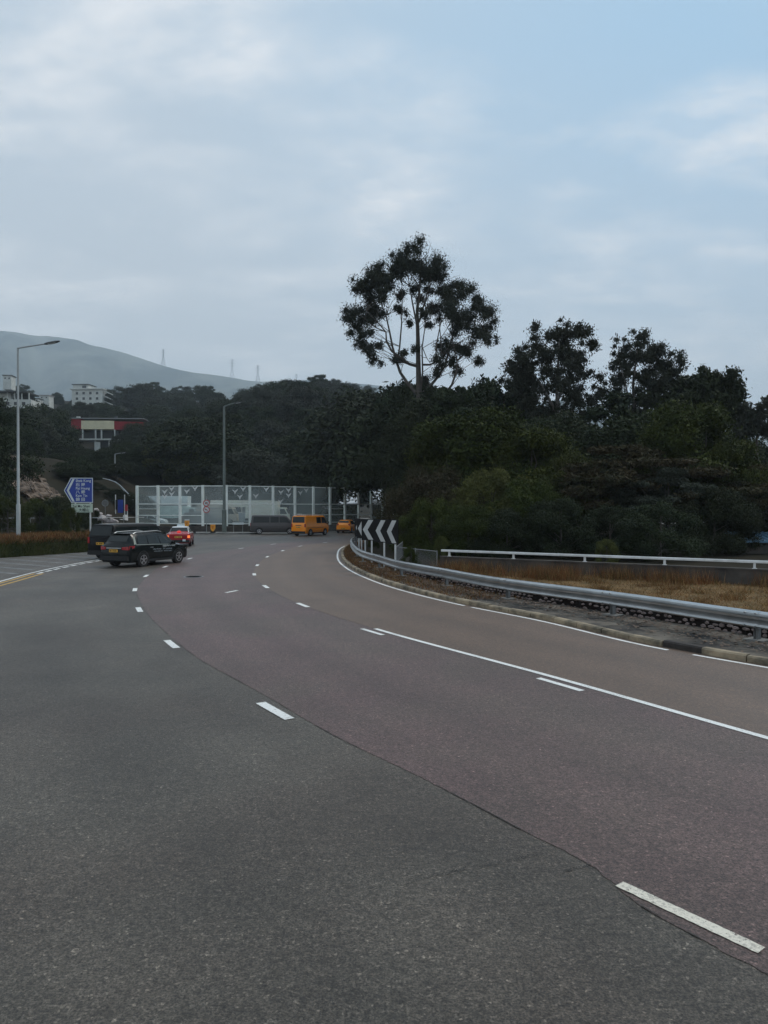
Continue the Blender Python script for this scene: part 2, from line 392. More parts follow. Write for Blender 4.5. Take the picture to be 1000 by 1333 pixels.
f_left = curve([P(0, 757), P(45, 745), P(125, 729), (-15.8, 48), (-14.6, 55), (-7.8, 24.5), (-3, 17), (3, 9)] if False else [(-1, 4), (-7, 10.5), (-10.8, 16), (-13.3, 21.5), (-14.7, 26), P(0, 757), P(45, 745), P(90, 735.5), P(128, 728.5), (-15.9, 47), (-15.1, 54)])

def samples(f, y0, y1, step):
    """points on x=f(y) at equal arc length"""
    ys = np.linspace(y0, y1, 2400); xs = np.array([f(y) for y in ys])
    s = np.concatenate([[0], np.cumsum(np.hypot(np.diff(xs), np.diff(ys)))])
    n = max(2, int(s[-1] / step) + 1); t = np.linspace(0, s[-1], n)
    return [(float(np.interp(q, s, xs)), float(np.interp(q, s, ys))) for q in t]
def frames(pts):
    o = []
    for i, p in enumerate(pts):
        a = pts[max(i - 1, 0)]; b = pts[min(i + 1, len(pts) - 1)]
        dx, dy = b[0] - a[0], b[1] - a[1]; l = math.hypot(dx, dy) or 1
        o.append((p[0], p[1], dx / l, dy / l))      # right-hand normal is (ty, -tx)
    return o
def ribbon(mb, pts, o0, o1, z, z1=None, mi=0, jit=0):
    z1 = z if z1 is None else z1
    fr = frames(pts); k = len(mb.v)
    for x, y, tx, ty in fr:
        a = o0 + (random.uniform(-jit, jit)); b = o1 + (random.uniform(-jit, jit))
        mb.v.append((x + ty * a, y - tx * a, z)); mb.v.append((x + ty * b, y - tx * b, z1))
    for i in range(len(fr) - 1):
        mb.f.append((k + 2*i, k + 2*i + 1, k + 2*i + 3, k + 2*i + 2)); mb.m.append(mi)
def lane_attr(me, vals):
    a = me.attributes.new('lane', 'FLOAT', 'POINT'); a.data.foreach_set('value', vals)
def strip(name, fa, fb, y0, y1, z, mat, step=.4, nx=10, lanef=None, lw=4.3):
    mb = MB(); n = int((y1 - y0) / step); vals = []
    for i in range(n + 1):
        y = y0 + (y1 - y0) * i / n; a = fa(y); b = fb(y)
        dx = (lanef(y + .2) - lanef(y - .2)) / .4; cs = 1 / math.sqrt(1 + dx * dx)
        for k in range(nx + 1):
            x = a + (b - a) * k / nx; mb.v.append((x, y, z)); vals.append((x - lanef(y)) * cs / lw + 8)
    for i in range(n):
        for k in range(nx):
            q = i * (nx + 1) + k; mb.f.append((q, q + 1, q + nx + 2, q + nx + 1)); mb.m.append(0)
    o = mb.build(name, mat); lane_attr(o.data, vals)
    return tag(o, kind='structure')

random.seed(7); np.random.seed(7)
# ------------------------------------------------------------------ terrain
def sm(a, b, x):
    t = min(max((x - a) / (b - a), 0), 1); return t * t * (3 - 2 * t)
def ground_hit(px, py, d0=70, d1=200):
    d_ = d0
    while d_ < d1:
        if hterr(X(px, d_), d_) >= Z(py, d_): return d_
        d_ += .5
    return None
def hterr(x, y):
    az = x / max(y, 1)
    nz = mnoise.noise(Vector((x * .03, y * .03, 0))) * 3 + mnoise.noise(Vector((x * .1, y * .1, 5))) * 1.0
    far = .2 * max(0, y - 118) * (1 - sm(480, 620, y) * .5) * (1 - .80 * sm(-.04, .12, az))
    pxx = 500 + 950 * az
    far = min(far, 72) + 9 * math.exp(-((pxx - 400) / 70) ** 2) * sm(140, 215, y) * sm(700, 480, y)
    left = 9.0 * sm(-24, -50, x) * sm(48, 85, y) * (1 - sm(118, 200, y))
    h = far + left
    k = sm(.3, 3.5, h)
    return -.06 + h + nz * k * .8
def build_terrain():
    ys = list(np.concatenate([np.linspace(-400, -20, 8), np.linspace(-10, 40, 11), np.linspace(44, 200, 60), np.linspace(206, 700, 70), np.linspace(760, 1500, 10), [2500, 6000]]))
    xs = list(np.concatenate([[-6000, -2500, -1200, -700], np.linspace(-420, -130, 30), np.linspace(-124, 30, 60), np.linspace(40, 300, 20), [700, 1500, 6000]]))
    mb = MB()
    for y in ys:
        for x in xs: mb.v.append((x, y, hterr(x, y)))
    nx = len(xs)
    for j in range(len(ys) - 1):
        for i in range(nx - 1):
            a = j * nx + i; mb.f.append((a, a + 1, a + nx + 1, a + nx)); mb.m.append(0)
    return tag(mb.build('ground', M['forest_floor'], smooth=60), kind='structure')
build_terrain()

# far mountain ridge
def build_mountain():
    prof = [(-500, 470), (-250, 440), (-120, 432), (0, 430), (20, 431), (50, 436), (100, 441), (125, 449), (150, 456), (180, 463), (213, 474), (232, 480), (250, 484), (275, 488), (302, 491), (320, 494), (336, 495), (400, 495), (470, 499), (520, 503), (600, 512), (800, 530), (1100, 545), (1400, 560)]
    mb = MB(); ds = [1900, 2400, 2750, 3100, 3400, 3720, 4000, 4200, 4600, 5200]
    fr = [0, .12, .27, .48, .68, .86, 1.0, .97, .8, .3]
    pxs = np.linspace(-500, 1400, 320)
    for d_, f in zip(ds, fr):
        for px in pxs:
            py = np.interp(px, [p[0] for p in prof], [p[1] for p in prof])
            top = (661 - py) * 4000 / 950
            x = (px - 500) / 950 * d_
            nz = mnoise.fractal(Vector((x * .0028, d_ * .0028, 0)), .9, 2.1, 7) * 110 * (0.10 if f == 1.0 else 1) * min(1, f * 3)
            mb.v.append((x, d_, -2 + top * f + nz))
    n = len(pxs)
    for j in range(len(ds) - 1):
        for i in range(n - 1):
            a = j * n + i; mb.f.append((a, a + 1, a + n + 1, a + n)); mb.m.append(0)
    tag(mb.build('mountain', M['mountain'], smooth=80), kind='structure')
build_mountain()

# ------------------------------------------------------------------ road sheets
strip('road', lambda y: -75, lambda y: f_edge(y) + .35, -40, 92, 0, M['grey_asphalt'], step=.8, nx=70, lanef=f_div1, lw=4.7)
strip('middle_lane', lambda y: f_joint(y) + .022*mnoise.noise(Vector((y*9, 0, 0))) + .014*mnoise.noise(Vector((y*31, 4, 0))), f_div2, -6, 71.5, .004, M['purple_asphalt'], step=.05, nx=6, lanef=f_div1, lw=4.2)
strip('inner_lane', f_div2, lambda y: f_edge(y) + .34, -6, 76, .008, M['brown_asphalt'], lanef=f_div2, lw=4.2)
mb = MB(); mb.v = [(-70, 96.5, .5), (60, 110, .5), (60, 122, .5), (-70, 114, .5)]; mb.f = [(0, 1, 2, 3)]; mb.m = [0]
tag(mb.build('far_road', M['grey_asphalt']), kind='structure')

# dark jagged joint between the two surfacings, and cracks
mb = MB()
sj = samples(f_joint, 2.2, 44, .06); q = 0
while q < len(sj) - 12:
    L_ = random.randint(4, 22); wj = random.uniform(.0005, .0035)
    ribbon(mb, sj[q:q + L_], -wj, wj, .010, jit=.007); q += L_ + random.randint(2, 26)
for a, b in ((P(530, 1151), P(610, 1132)), (P(625, 1130), P(700, 1114)), (P(735, 1136), P(772, 1128))):
    pts = [(a[0] + (b[0]-a[0])*t + random.uniform(-.012, .012), a[1] + (b[1]-a[1])*t + random.uniform(-.015, .015)) for t in np.linspace(0, 1, 40)]
    ribbon(mb, pts, -.003, .003, .0115, jit=.006)
for k in range(3):
    y0 = 24 + k * 1.1
pts = [P(x, y) for x, y in ((250, 793), (300, 788), (360, 786), (420, 782), (470, 779))]
ribbon(mb, pts, -.006, .006, .0115, jit=.008)
tag(mb.build('road_cracks', M['tar']), kind='structure')

# painted markings
def dash_along(mb, f, yc, L=1.0, wd=.12, z=.0105, mi=0):
    y0 = yc; p = [(f(y), y) for y in np.linspace(yc - .62, yc + .62, 30)]
    s = [0]
    for i in range(1, len(p)): s.append(s[-1] + math.hypot(p[i][0]-p[i-1][0], p[i][1]-p[i-1][1]))
    mid = s[-1] / 2
    q = [(float(np.interp(t, s, [a[0] for a in p])), float(np.interp(t, s, [a[1] for a in p]))) for t in np.linspace(mid - L/2, mid + L/2, 28)]
    ribbon(mb, q, -wd/2, wd/2, z, mi=mi, jit=.0035)
mb = MB()
dash_along(mb, f_div1, (P(810,1155)[1] + P(998,1243)[1]) / 2 + .02, 1.07, .105, mi=1)
for px, py in ((357, 926), (223, 839), (181, 794), (175.5, 768), (190, 750), (215, 738), (247, 727.3)):
    dash_along(mb, f_div1, P(px, py)[1], 1.0, .15)
dash_along(mb, f_div1, 52, 1, .15); dash_along(mb, f_div1, 58, 1, .15)
for px, py in ((394, 788), (346, 764), (331, 748), (335, 736), (348, 725), (368, 717), (391, 711)):
    dash_along(mb, f_div2, P(px, py)[1], 1.0, .15)
dash_along(mb, f_div2, 61, 1, .15)
# doubled part: solid line with short dashes on its left
ribbon(mb, samples(f_div2, 4.2, P(492, 819)[1], .5), -.06, .06, .0115)
g = lambda y: f_div2(y) - .32
dash_along(mb, g, (P(686, 883)[1] + P(747, 901)[1]) / 2 + .0, 1.0, .12)
dash_along(mb, g, P(484, 823)[1], 1.0, .12)
dash_along(mb, g, P(484, 823)[1] - 9.6, .9, .12)
# edge line, broken at the gully
ribbon(mb, samples(f_edge, 4, P(905, 853)[1], .5), -.05, .05, .0115, mi=2)
ribbon(mb, samples(f_edge, P(868, 847)[1], P(612, 791)[1], .5), -.05, .05, .0115, mi=2)
ribbon(mb, samples(f_edge, P(604, 789)[1], 62, .5), -.05, .05, .0115, mi=0)
# arrow-like merge mark
a, b = P(294, 772), P(309, 769)
ribbon(mb, [a, b], -.07, .07, .0115)
# left: two white lines (one solid, one of close dashes) and double yellow
s = samples(f_left, 26, 54, .5)
ribbon(mb, s, -.06, .06, .005)
pts = samples(f_left, P(45, 747)[1], 50, .35)
for i in range(0, len(pts) - 2, 3): ribbon(mb, pts[i:i + 3], .30, .46, .005)
tag(mb.build('road_markings', [M['white_line'], M['old_white_line'], M['white_line']]), kind='structure')
mb = MB()
s = samples(f_left, 20, P(45, 747)[1], .5)
ribbon(mb, s, .20, .31, .005); ribbon(mb, s, .56, .67, .005)
tag(mb.build('yellow_lines', M['yellow_line']), kind='structure')
mb = MB()     # worn hatching in the wedge between the two carriageways
for k in range(9):
    y = 28 + k * 2.0
    a = (f_left(y) - .5, y); b = (f_left(y) - 7.5, y + 4.6)
    ribbon(mb, [a, b], -.15, .15, .005)
ribbon(mb, [(-19.5, 28), (-21.0, 38), (-19.0, 45), (-17.6, 52)], -.06, .06, .006)
ribbon(mb, [(-25, 30), (-22.3, 39.7), (-19.8, 45.8), (-18.2, 53)], -.05, .05, .006)
tag(mb.build('worn_hatching', M['faded_line']), kind='structure')

# manhole cover
cx, cy = P(252, 751)
mc = empty('manhole_cover', (cx, cy, .0), 0, 'dark iron manhole cover flush in the purple-brown middle lane', 'manhole cover')
mb = MB(); mb.cyl((0, 0, -.01), (0, 0, .010), .42, n=28); mb.build('frame', M['galv_dark'], mc)
mb = MB(); mb.cyl((0, 0, 0), (0, 0, .014), .34, n=28)
for k in range(-3, 4): mb.box((0, k * .08, .016), (.45, .02, .006))
mb.build('lid', M['black'], mc)

# ------------------------------------------------------------------ right kerb, verge, stone edging
gy = (P(905, 853)[1] + P(870, 846)[1]) / 2
kp = samples(lambda y: f_edge(y) + .22, 3, 66, .9)
fr = frames(kp)
kerb = empty('kerb', (fr[0][0], fr[0][1], 0)); tag(kerb, kind='structure')
kmb = MB(); kbk = MB()
for i in range(len(kp) - 1):
    x, y, tx, ty = fr[i]; x2, y2 = kp[i + 1]
    L = math.hypot(x2 - x, y2 - y); mx_, my_ = (x + x2)/2, (y + y2)/2
    rz = math.atan2(y2 - y, x2 - x)
    dz = random.uniform(-.012, .012)
    black = abs(my_ - gy) < .5
    h = .13 + dz
    x0, y0 = fr[0][0], fr[0][1]
    prof = [(0, 0), (.0, h - .03), (.03, h), (.16, h), (.16, 0)]
    ux, uy = (x2-x)/L, (y2-y)/L; nx_, ny_ = uy, -ux
    g_ = .012
    vs_ = []
    off = random.uniform(-.008, .008) + (.04 if black else 0)
    for t in (g_, L - g_):
        for a, z in prof: vs_.append((x + ux*t + nx_*(a+off) - x0, y + uy*t + ny_*(a+off) - y0, z + (0 if z == 0 else 0)))
    fs = [(j, (j+1) % 5, 5 + (j+1) % 5, 5 + j) for j in range(5)] + [(0,1,2,3,4)[::-1], (5,6,7,8,9)]
    (kbk if black else kmb).add(vs_, fs)
kmb.build('kerbstones', M['kerb'], kerb); kbk.build('gully_inlet', M['kerb_black'], kerb)

def edge_off(off): return lambda y: f_edge(y) + off
def grid_strip(name, fa, fb, y0, y1, zfun, mat, ny=160, nxx=10, smooth=60):
    mb = MB()
    for j in range(ny + 1):
        y = y0 + (y1 - y0) * j / ny
        a, b = fa(y), fb(y)
        for i in range(nxx + 1):
            x = a + (b - a) * i / nxx
            mb.v.append((x, y, zfun(x, y, i / nxx)))
    for j in range(ny):
        for i in range(nxx):
            a = j * (nxx + 1) + i; mb.f.append((a, a + 1, a + nxx + 2, a + nxx + 1)); mb.m.append(0)
    return tag(mb.build(name, mat, smooth=smooth), kind='structure')
f_stone = lambda y: f_rail(y) + .62
grid_strip('verge', lambda y: f_edge(y) + .40, lambda y: f_stone(y) + .15, 3, 66,
           lambda x, y, t: .105 + .025 * mnoise.noise(Vector((x * 2.2, y * 2.2, 0))) + .02 * t, M['dirt'], 320, 8)
def zplat(x, y, t=0):
    d_ = x - f_stone(y)
    return .40 + .05 * mnoise.noise(Vector((x*.8, y*.8, 3))) + 1.6 * sm(14, 45, d_) * sm(30, 50, y) + .03*sm(0, 2, d_)
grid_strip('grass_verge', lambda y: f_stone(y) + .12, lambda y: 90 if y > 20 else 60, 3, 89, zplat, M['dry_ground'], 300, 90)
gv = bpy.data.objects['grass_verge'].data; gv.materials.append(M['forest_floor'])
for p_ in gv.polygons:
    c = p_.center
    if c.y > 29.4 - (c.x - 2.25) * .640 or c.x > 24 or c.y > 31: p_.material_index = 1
# stone pitching: small pale stones in dark mortar
sp_ = samples(f_stone, 3.5, 33, .20); fr = frames(sp_)
se = empty('stone_edging', (fr[0][0], fr[0][1], 0), 0, 'low dark edging of small pale stones under the long guardrail', 'edging')
mb = MB(); md = MB()
x0, y0 = fr[0][0], fr[0][1]
bk = samples(f_stone, 3.5, 33, .5)
q = [(a - x0, b - y0) for a, b in bk]
ribbon(md, q, .03, .05, .05, .40); ribbon(md, q, .05, .22, .40, .40)
md.build('backing', M['stone_dark'], se)
for i, (x, y, tx, ty) in enumerate(fr):
    for r_ in range(3):
        if random.random() < .16: continue
        z = .155 + r_ * .095 + random.uniform(-.018, .018)
        sx = random.uniform(.08, .19); sz = random.uniform(.045, .085)
        o = .03 + random.uniform(-.012, .01)
        js = random.uniform(-.05, .05); px_, py_ = x + tx*js + ty*o - x0 + tx*(.08 if r_ % 2 else 0), y + ty*js - tx*o - y0 + ty*(.08 if r_ % 2 else 0)
        k = len(mb.v)
        # rounded cobble: squashed octahedral ring
        nseg = 6
        for ring, (rr, yy) in enumerate(((1.0, 0.0), (.72, .035))):
            for j in range(nseg):
                t = 2*math.pi*j/nseg + .3
                a = sx/2*rr*math.cos(t)*1.1; c = sz/2*rr*math.sin(t)*1.2
                mb.v.append((px_ + tx*a - ty*yy, py_ + ty*a + tx*yy, z + c))
        for j in range(nseg): mb.f.append((k+j, k+(j+1) % nseg, k+nseg+(j+1) % nseg, k+nseg+j)); mb.m.append(0)
        mb.f.append(tuple(range(k+nseg, k+2*nseg))); mb.m.append(0)
mb.build('stones', M['stone_pale'], se)

# leaf litter and pebbles on the verge
def blades(name, n, posf, hf, wf, mat, lean=.35, kind='stuff', label=None, cat=None, parent=None, mats=None):
    V = np.zeros((n * 3, 3)); F = np.arange(n * 3).reshape(n, 3)
    for i in range(n):
        x, y, z = posf()
        h = hf(); wd = wf(); a = random.uniform(0, 2*math.pi); l = random.gauss(0, lean) * h; l2 = random.gauss(0, lean) * h
        ux, uy = math.cos(a) * wd/2, math.sin(a) * wd/2
        V[3*i] = (x - ux, y - uy, z); V[3*i+1] = (x + ux, y + uy, z); V[3*i+2] = (x + l, y + l2, z + h)
    me = bpy.data.meshes.new(name); me.from_pydata(V.tolist(), [], F.tolist())
    for m_ in (mats or [mat]): me.materials.append(m_)
    if mats: me.polygons.foreach_set('material_index', np.random.choice(len(mats), n, p=[.62, .25, .13][:len(mats)]).astype(int).tolist())
    o = link(me, name, parent); tag(o, label, cat, None, kind); return o

def litter(name, n, posf, mat, size=(.02, .06)):
    V = []; F = []
    for i in range(n):
        x, y, z = posf(); s = random.uniform(*size); a = random.uniform(0, 6.28)
        c, s_ = math.cos(a)*s, math.sin(a)*s; t = random.uniform(-.3, .5)*s
        k = len(V); V += [(x-c, y-s_, z+.004), (x+s_*.5, y-c*.5, z+.004+abs(t)), (x+c, y+s_, z+.01), (x-s_*.5, y+c*.5, z+.004)]
        F.append((k, k+1, k+2, k+3))
    me = bpy.data.meshes.new(name); me.from_pydata(V, [], F); me.materials.append(mat)
    return link(me, name)
def pos_litter():
    y = random.uniform(9, 36) ; e = f_edge(y); r_ = f_stone(y)
    t = random.betavariate(2.4, 1.5)
    return (e + .45 + (r_ - e - .45)*t, y, .135)
tag(litter('leaf_litter', 6500, pos_litter, M['litter']), 'dead brown leaves scattered along the dirty verge under the guardrail', 'leaf litter', None, 'stuff')
tag(litter('pale_litter', 500, pos_litter, M['stone_pale'], (.015, .04)), 'pale grit and small stones scattered on the verge', 'grit', None, 'stuff')

# dry grass on the plateau
def f_wallfoot(x):      # parapet line y(x)
    return 29.6 - (x - 2.2) * .635
def pos_grass():
    while True:
        x = random.uniform(1.5, 22); y = random.uniform(9, 31)
        if x > f_stone(y) + .25 and y < f_wallfoot(x) - .1: return (x, y, zplat(x, y) - .02)
blades('dry_grass', 62000, pos_grass, lambda: random.uniform(.03, .13), lambda: random.uniform(.008, .02), M['straw'], .9,
       label='short dry yellow-brown grass behind the guardrail', cat='grass', mats=[M['straw'], M['straw_red'], M['grass_green']])
tuft = [(random.uniform(2, 22), random.uniform(9, 30)) for _ in range(240)]
def pos_tuft():
    while True:
        a_, b_ = random.choice(tuft); x = a_ + random.gauss(0, .16); y = b_ + random.gauss(0, .13)
        if x > f_stone(y) + .25 and y < f_wallfoot(x) - .1: return (x, y, zplat(x, y) - .02)
blades('grass_tufts', 15000, pos_tuft, lambda: random.uniform(.08, .30), lambda: random.uniform(.008, .018), M['straw'], .6,
       label='scattered taller tufts of withered grass behind the guardrail', cat='grass', mats=[M['straw'], M['straw_red'], M['grass_green']])
tall_c = [(random.uniform(2, 22), random.uniform(.0, 2.2)) for _ in range(60)]
def pos_tall():
    while True:
        cx_, o = random.choice(tall_c); x = cx_ + random.gauss(0, .28); y = f_wallfoot(cx_) - .35 - o*(1.0 if cx_ < 7 else .45) + random.gauss(0, .25)
        if x > f_stone(y) + .2 and y < f_wallfoot(x) - .08: return (x, y, zplat(x, y) - .02)
blades('dry_weeds', 16000, pos_tall, lambda: random.uniform(.15, .62), lambda: random.uniform(.008, .018), M['straw_red'], .28,
       label='tall rust-brown dry weeds in front of the low concrete wall', cat='weeds', mats=[M['straw_red'], M['straw'], M['grass_green']])
# dry grass between kerb and guardrail towards the bend
def pos_vg():
    y = random.uniform(22, 62) ; e = f_edge(y); r_ = f_rail(y)
    return (e + .42 + (r_ + .6 - e)*random.random(), y, .1)
blades('verge_grass', 30000, pos_vg, lambda: random.uniform(.03, .16) , lambda: random.uniform(.01, .022), M['straw'], .8,
       label='withered brown grass between kerb and guardrail at the bend', cat='grass', mats=[M['straw_red'], M['straw'], M['grass_green']])

# ------------------------------------------------------------------ guardrail
gp = samples(f_rail, 3.5, 78, .5); fr = frames(gp)
x0, y0 = gp[0]
gr = empty('guardrail', (x0, y0, 0), 0, 'long grey galvanised guardrail curving along the right edge of the road', 'guardrail')
prof = [(.0, .765), (-.06, .752), (-.105, .722), (-.108, .692), (-.06, .655), (-.005, .635), (-.002, .585), (-.04, .548), (-.100, .500), (-.108, .455), (-.06, .422), (0, .41)]
prof = prof + [(a + .006, z) for a, z in prof[::-1]]
mb = MB(); n = len(prof)
for x, y, tx, ty in fr:
    for a, z in prof: mb.v.append((x + ty*a - x0, y - tx*a - y0, z))
for i in range(len(fr) - 1):
    for j in range(n):
        a = i*n + j; b = i*n + (j+1) % n; mb.f.append((a, b, b+n, a+n)); mb.m.append(0)
mb.f += [tuple(range(n)), tuple(range((len(fr)-1)*n, len(fr)*n))]; mb.m += [0, 0]
beam = mb.build('beam', M['galv'], gr, smooth=35)
for i in range(4, len(fr) - 1, 8):
    x, y, tx, ty = fr[i]; mb = MB(); m_ = len(prof) // 2
    for dt in (-.17, .17):
        for a, z in prof[:m_]: mb.v.append((x + tx*dt + ty*(a - .006) - x0, y + ty*dt - tx*(a - .006) - y0, z + .002))
    for j_ in range(m_ - 1): mb.f.append((j_, j_ + 1, m_ + j_ + 1, m_ + j_)); mb.m.append(0)
    for dz in (.455, .72):
        for dt in (-.12, .12):
            mb.cyl((x - x0 + tx*dt - ty*.09, y - y0 + ty*dt + tx*.09, dz), (x - x0 + tx*dt - ty*.135, y - y0 + ty*dt + tx*.135, dz), .018, n=6, mi=1)
    mb.build('splice', [M['galv'], M['galv_dark']], beam, smooth=35)
for i in range(4, len(fr), 5 if False else 8):
    x, y, tx, ty = fr[i]
    mb = MB(); rz = math.atan2(ty, tx)
    mb.box((x - x0 + ty*.13, y - y0 - tx*.13, .36), (.10, .012, .78), rz)
    for s in (-1, 1): mb.box((x - x0 + ty*.13 + tx*.05*s, y - y0 - tx*.13 + ty*.05*s, .36), (.012, .09, .78), rz)
    mb.box((x - x0 + ty*.05, y - y0 - tx*.05, .6), (.10, .09, .26), rz)
    mb.build('post', M['galv_dark'], gr)
    mb = MB(); k = 9
    mb.box((x - x0 + ty*.13, y - y0 - tx*.13, .11), (.42, .36, .10), rz + .1)
    mb.build('footing', M['concrete'], gr)

# ------------------------------------------------------------------ parapet wall with handrail (right)
wa = Vector((2.25, 29.4, 0)); wdir = Vector((12.4 - 2.25, 22.9 - 29.4, 0)).normalized(); wn = Vector((wdir.y, -wdir.x, 0))
Lw = 26.0
pw = empty('parapet_wall', wa, math.atan2(wdir.y, wdir.x), 'low stained concrete wall topped by a white tubular handrail', 'wall')
mb = MB(); mb.box((Lw/2, .15, .40), (Lw, .25, 1.0)); mb.build('wall', M['dark_concrete'], pw)
mb = MB(); mb.box((Lw/2, .15, .925), (Lw + .02, .31, .05)); mb.build('coping', M['dark_concrete'], pw)
mb = MB()
pr = [(.1, 1.13), (.1, 1.19), (.12, 1.215), (.19, 1.215), (.21, 1.19), (.21, 1.13)]
mb.v = [(0, a, z) for a, z in pr] + [(Lw, a, z) for a, z in pr]
mb.f = [(i, (i+1) % 6, 6+(i+1) % 6, 6+i) for i in range(6)] + [tuple(range(6))[::-1], tuple(range(6, 12))]; mb.m = [0]*8
mb.build('handrail', M['rail_white'], pw)
for k in range(10):
    x = .35 + k * 2.75
    if x > Lw: break
    mb = MB(); mb.box((x, .155, 1.04), (.07, .06, .18)); mb.box((x, .155, .956), (.14, .12, .012)); mb.build('rail_post', M['rail_white'], pw)
# chain-link fence running back from the wall end
cf = empty('mesh_fence', (2.15, 29.6, .35), 0, 'low wire mesh fence panel running back from the wall end', 'fence')
mb = MB()
a0 = Vector((0, 0, 0)); a1 = Vector((-1.6, 3.4, 0)); a2 = Vector((-1.2, 8, 0))
for A, B in ((a0, a1), (a1, a2)):
    mb.cyl(A + Vector((0, 0, .78)), B + Vector((0, 0, .78)), .02, n=6)
    mb.cyl(A + Vector((0, 0, .08)), B + Vector((0, 0, .08)), .015, n=6)
mb.build('top_tube', M['galv_dark'], cf)
for A in (a0, a0.lerp(a1, .5), a1, a1.lerp(a2, .5), a2):
    mb = MB(); mb.cyl(A - Vector((0, 0, .1)), A + Vector((0, 0, .82)), .022, n=6); mb.build('post', M['galv_dark'], cf)
mb = MB()
for A, B in ((a0, a1), (a1, a2)):
    L = (B - A).length; nn = int(L / .11)
    for k in range(-6, nn):
        for s in (0, 1):
            t0, t1 = k * .11, k * .11 + .7
            z0, z1 = (.08, .78) if s == 0 else (.78, .08)
            if t0 < 0: z0 += (z1 - z0) * (-t0 / .7); t0 = 0
            if t1 > L: z1 = z0 + (z1 - z0) * ((L - t0) / (t1 - t0)); t1 = L
            if t1 <= t0: continue
            mb.cyl(A.lerp(B, t0/L) + Vector((0, 0, z0)), A.lerp(B, t1/L) + Vector((0, 0, z1)), .004, n=3, cap=False)
mb.build('wire_mesh', M['galv_dark'], cf)

# ------------------------------------------------------------------ chevron boards
def chevron_board(x, y, z, ang, s, label, H=1.08, Wd=1.0):
    t = empty('chevron_sign', (x, y, .1), ang, label, 'chevron sign', 'chevron boards behind the guardrail')
    zc = z - .1
    mb = MB(); mb.box((0, 0, zc), (Wd, .03, H)); mb.build('board', M['black'], t)
    mb = MB(); h = H * .46; a, b, wd = -Wd*.40, Wd*.02, Wd*.36
    poly_top = [(a, zc), (b, zc + h), (b + wd, zc + h), (a + wd, zc)]
    poly_bot = [(a, zc), (a + wd, zc), (b + wd, zc - h), (b, zc - h)]
    for p in (poly_top, poly_bot): mb.add([(q[0], -.0185, q[1]) for q in p], [(0, 1, 2, 3)])
    mb.build('chevron', M['chevron_white'], t)
    mb = MB(); mb.cyl((Wd*.2, .045, -.2), (Wd*.2, .045, zc + H*.4), .042, n=10); mb.build('post', M['rail_white'], t)
    return t
chv = [(32.0, 'nearest, rightmost black and white chevron board behind the guardrail'),
       (34.0, 'second chevron board from the right behind the guardrail'),
       (36.9, 'third chevron board from the right, its white arrow seen widest'),
       (40.3, 'fourth chevron board from the right, mostly hidden behind the third'),
       (43.5, 'fifth chevron board from the right at the guardrail bend'),
       (47, 'sixth chevron board from the right at the guardrail bend'),
       (51, 'farthest, leftmost chevron board seen nearly edge on')]
for i, (y, lb) in enumerate(chv):
    angs = [-58, -54, -46, -52, -60, -68, -80]
    zc = 1.85 - .012 * (y - 32)
    chevron_board(f_rail(y) + .36, y, zc, R(angs[i]), 1, lb)

# ------------------------------------------------------------------ noise barrier
tops = [(178.7, 90.0)]
pxs = [178.7, 206, 234.5, 264.2, 295.2, 325.4, 355.5, 384, 408, 429.7, 449, 467, 483, 498, 512]
i0 = 4; S = 2.85
D = {i0: 85.5}
for i in range(i0 + 1, len(pxs)):
    d0 = D[i-1]; lo, hi = d0, d0 + 2.8
    for _ in range(40):
        m_ = (lo + hi)/2
        dist = math.hypot(X(pxs[i], m_) - X(pxs[i-1], d0), m_ - d0)
        if dist < S: lo = m_
        else: hi = m_
    D[i] = (lo + hi)/2
for i in range(i0 - 1, -1, -1):
    d0 = D[i+1]; lo, hi = d0, d0 + 2.8
    for _ in range(40):
        m_ = (lo + hi)/2
        dist = math.hypot(X(pxs[i], m_) - X(pxs[i+1], d0), m_ - d0)
        if dist < S: lo = m_
        else: hi = m_
    D[i] = (lo + hi)/2
bp = [Vector((X(pxs[i], D[i]), D[i], 0)) for i in range(len(pxs))]
nb = empty('noise_barrier', bp[0], 0, 'tall clear panel noise barrier with white posts and bird decals across the junction', 'noise barrier')
o0 = bp[0]
ZB, ZT = 1.02, 5.5
BIRDS = {1: [(.62, .88), (.3, .72), (.62, .6), (.3, .45)], 2: [(.66, .9), (.3, .74)], 4: [(.7, .88), (.35, .74), (.56, .45)],
         5: [(.7, .88), (.25, .5)], 6: [(.7, .85), (.35, .72), (.7, .55), (.33, .2)], 7: [(.6, .85), (.28, .7)],
         10: [(.55, .85), (.3, .7), (.6, .55), (.3, .4)], 0: [], 3: [], 8: [], 9: [], 11: [(.5, .8)], 12: [], 13: []}
bird = [(-.5, .28), (-.22, .22), (-.05, .05), (.1, .16), (.36, .30), (.52, .42), (.40, .12), (.22, -.10), (.12, -.22), (.02, -.5), (-.14, -.18), (-.30, .04)]
for i in range(len(bp)):
    mb = MB(); p = bp[i] - o0
    a = bp[min(i+1, len(bp)-1)] - bp[max(i-1, 0)]; rz = math.atan2(a.y, a.x)
    mb.box((p.x, p.y, (ZT + .75)/2), (.26, .26, ZT - .75 + .1), rz)
    mb.v = [(v[0], v[1], v[2]) for v in mb.v]
    for k in range(8):
        x_, y_, z_ = mb.v[k]; mb.v[k] = (x_, y_, .75 if z_ < 2 else ZT + .06)
    mb.build('post', M['white_steel'], nb)
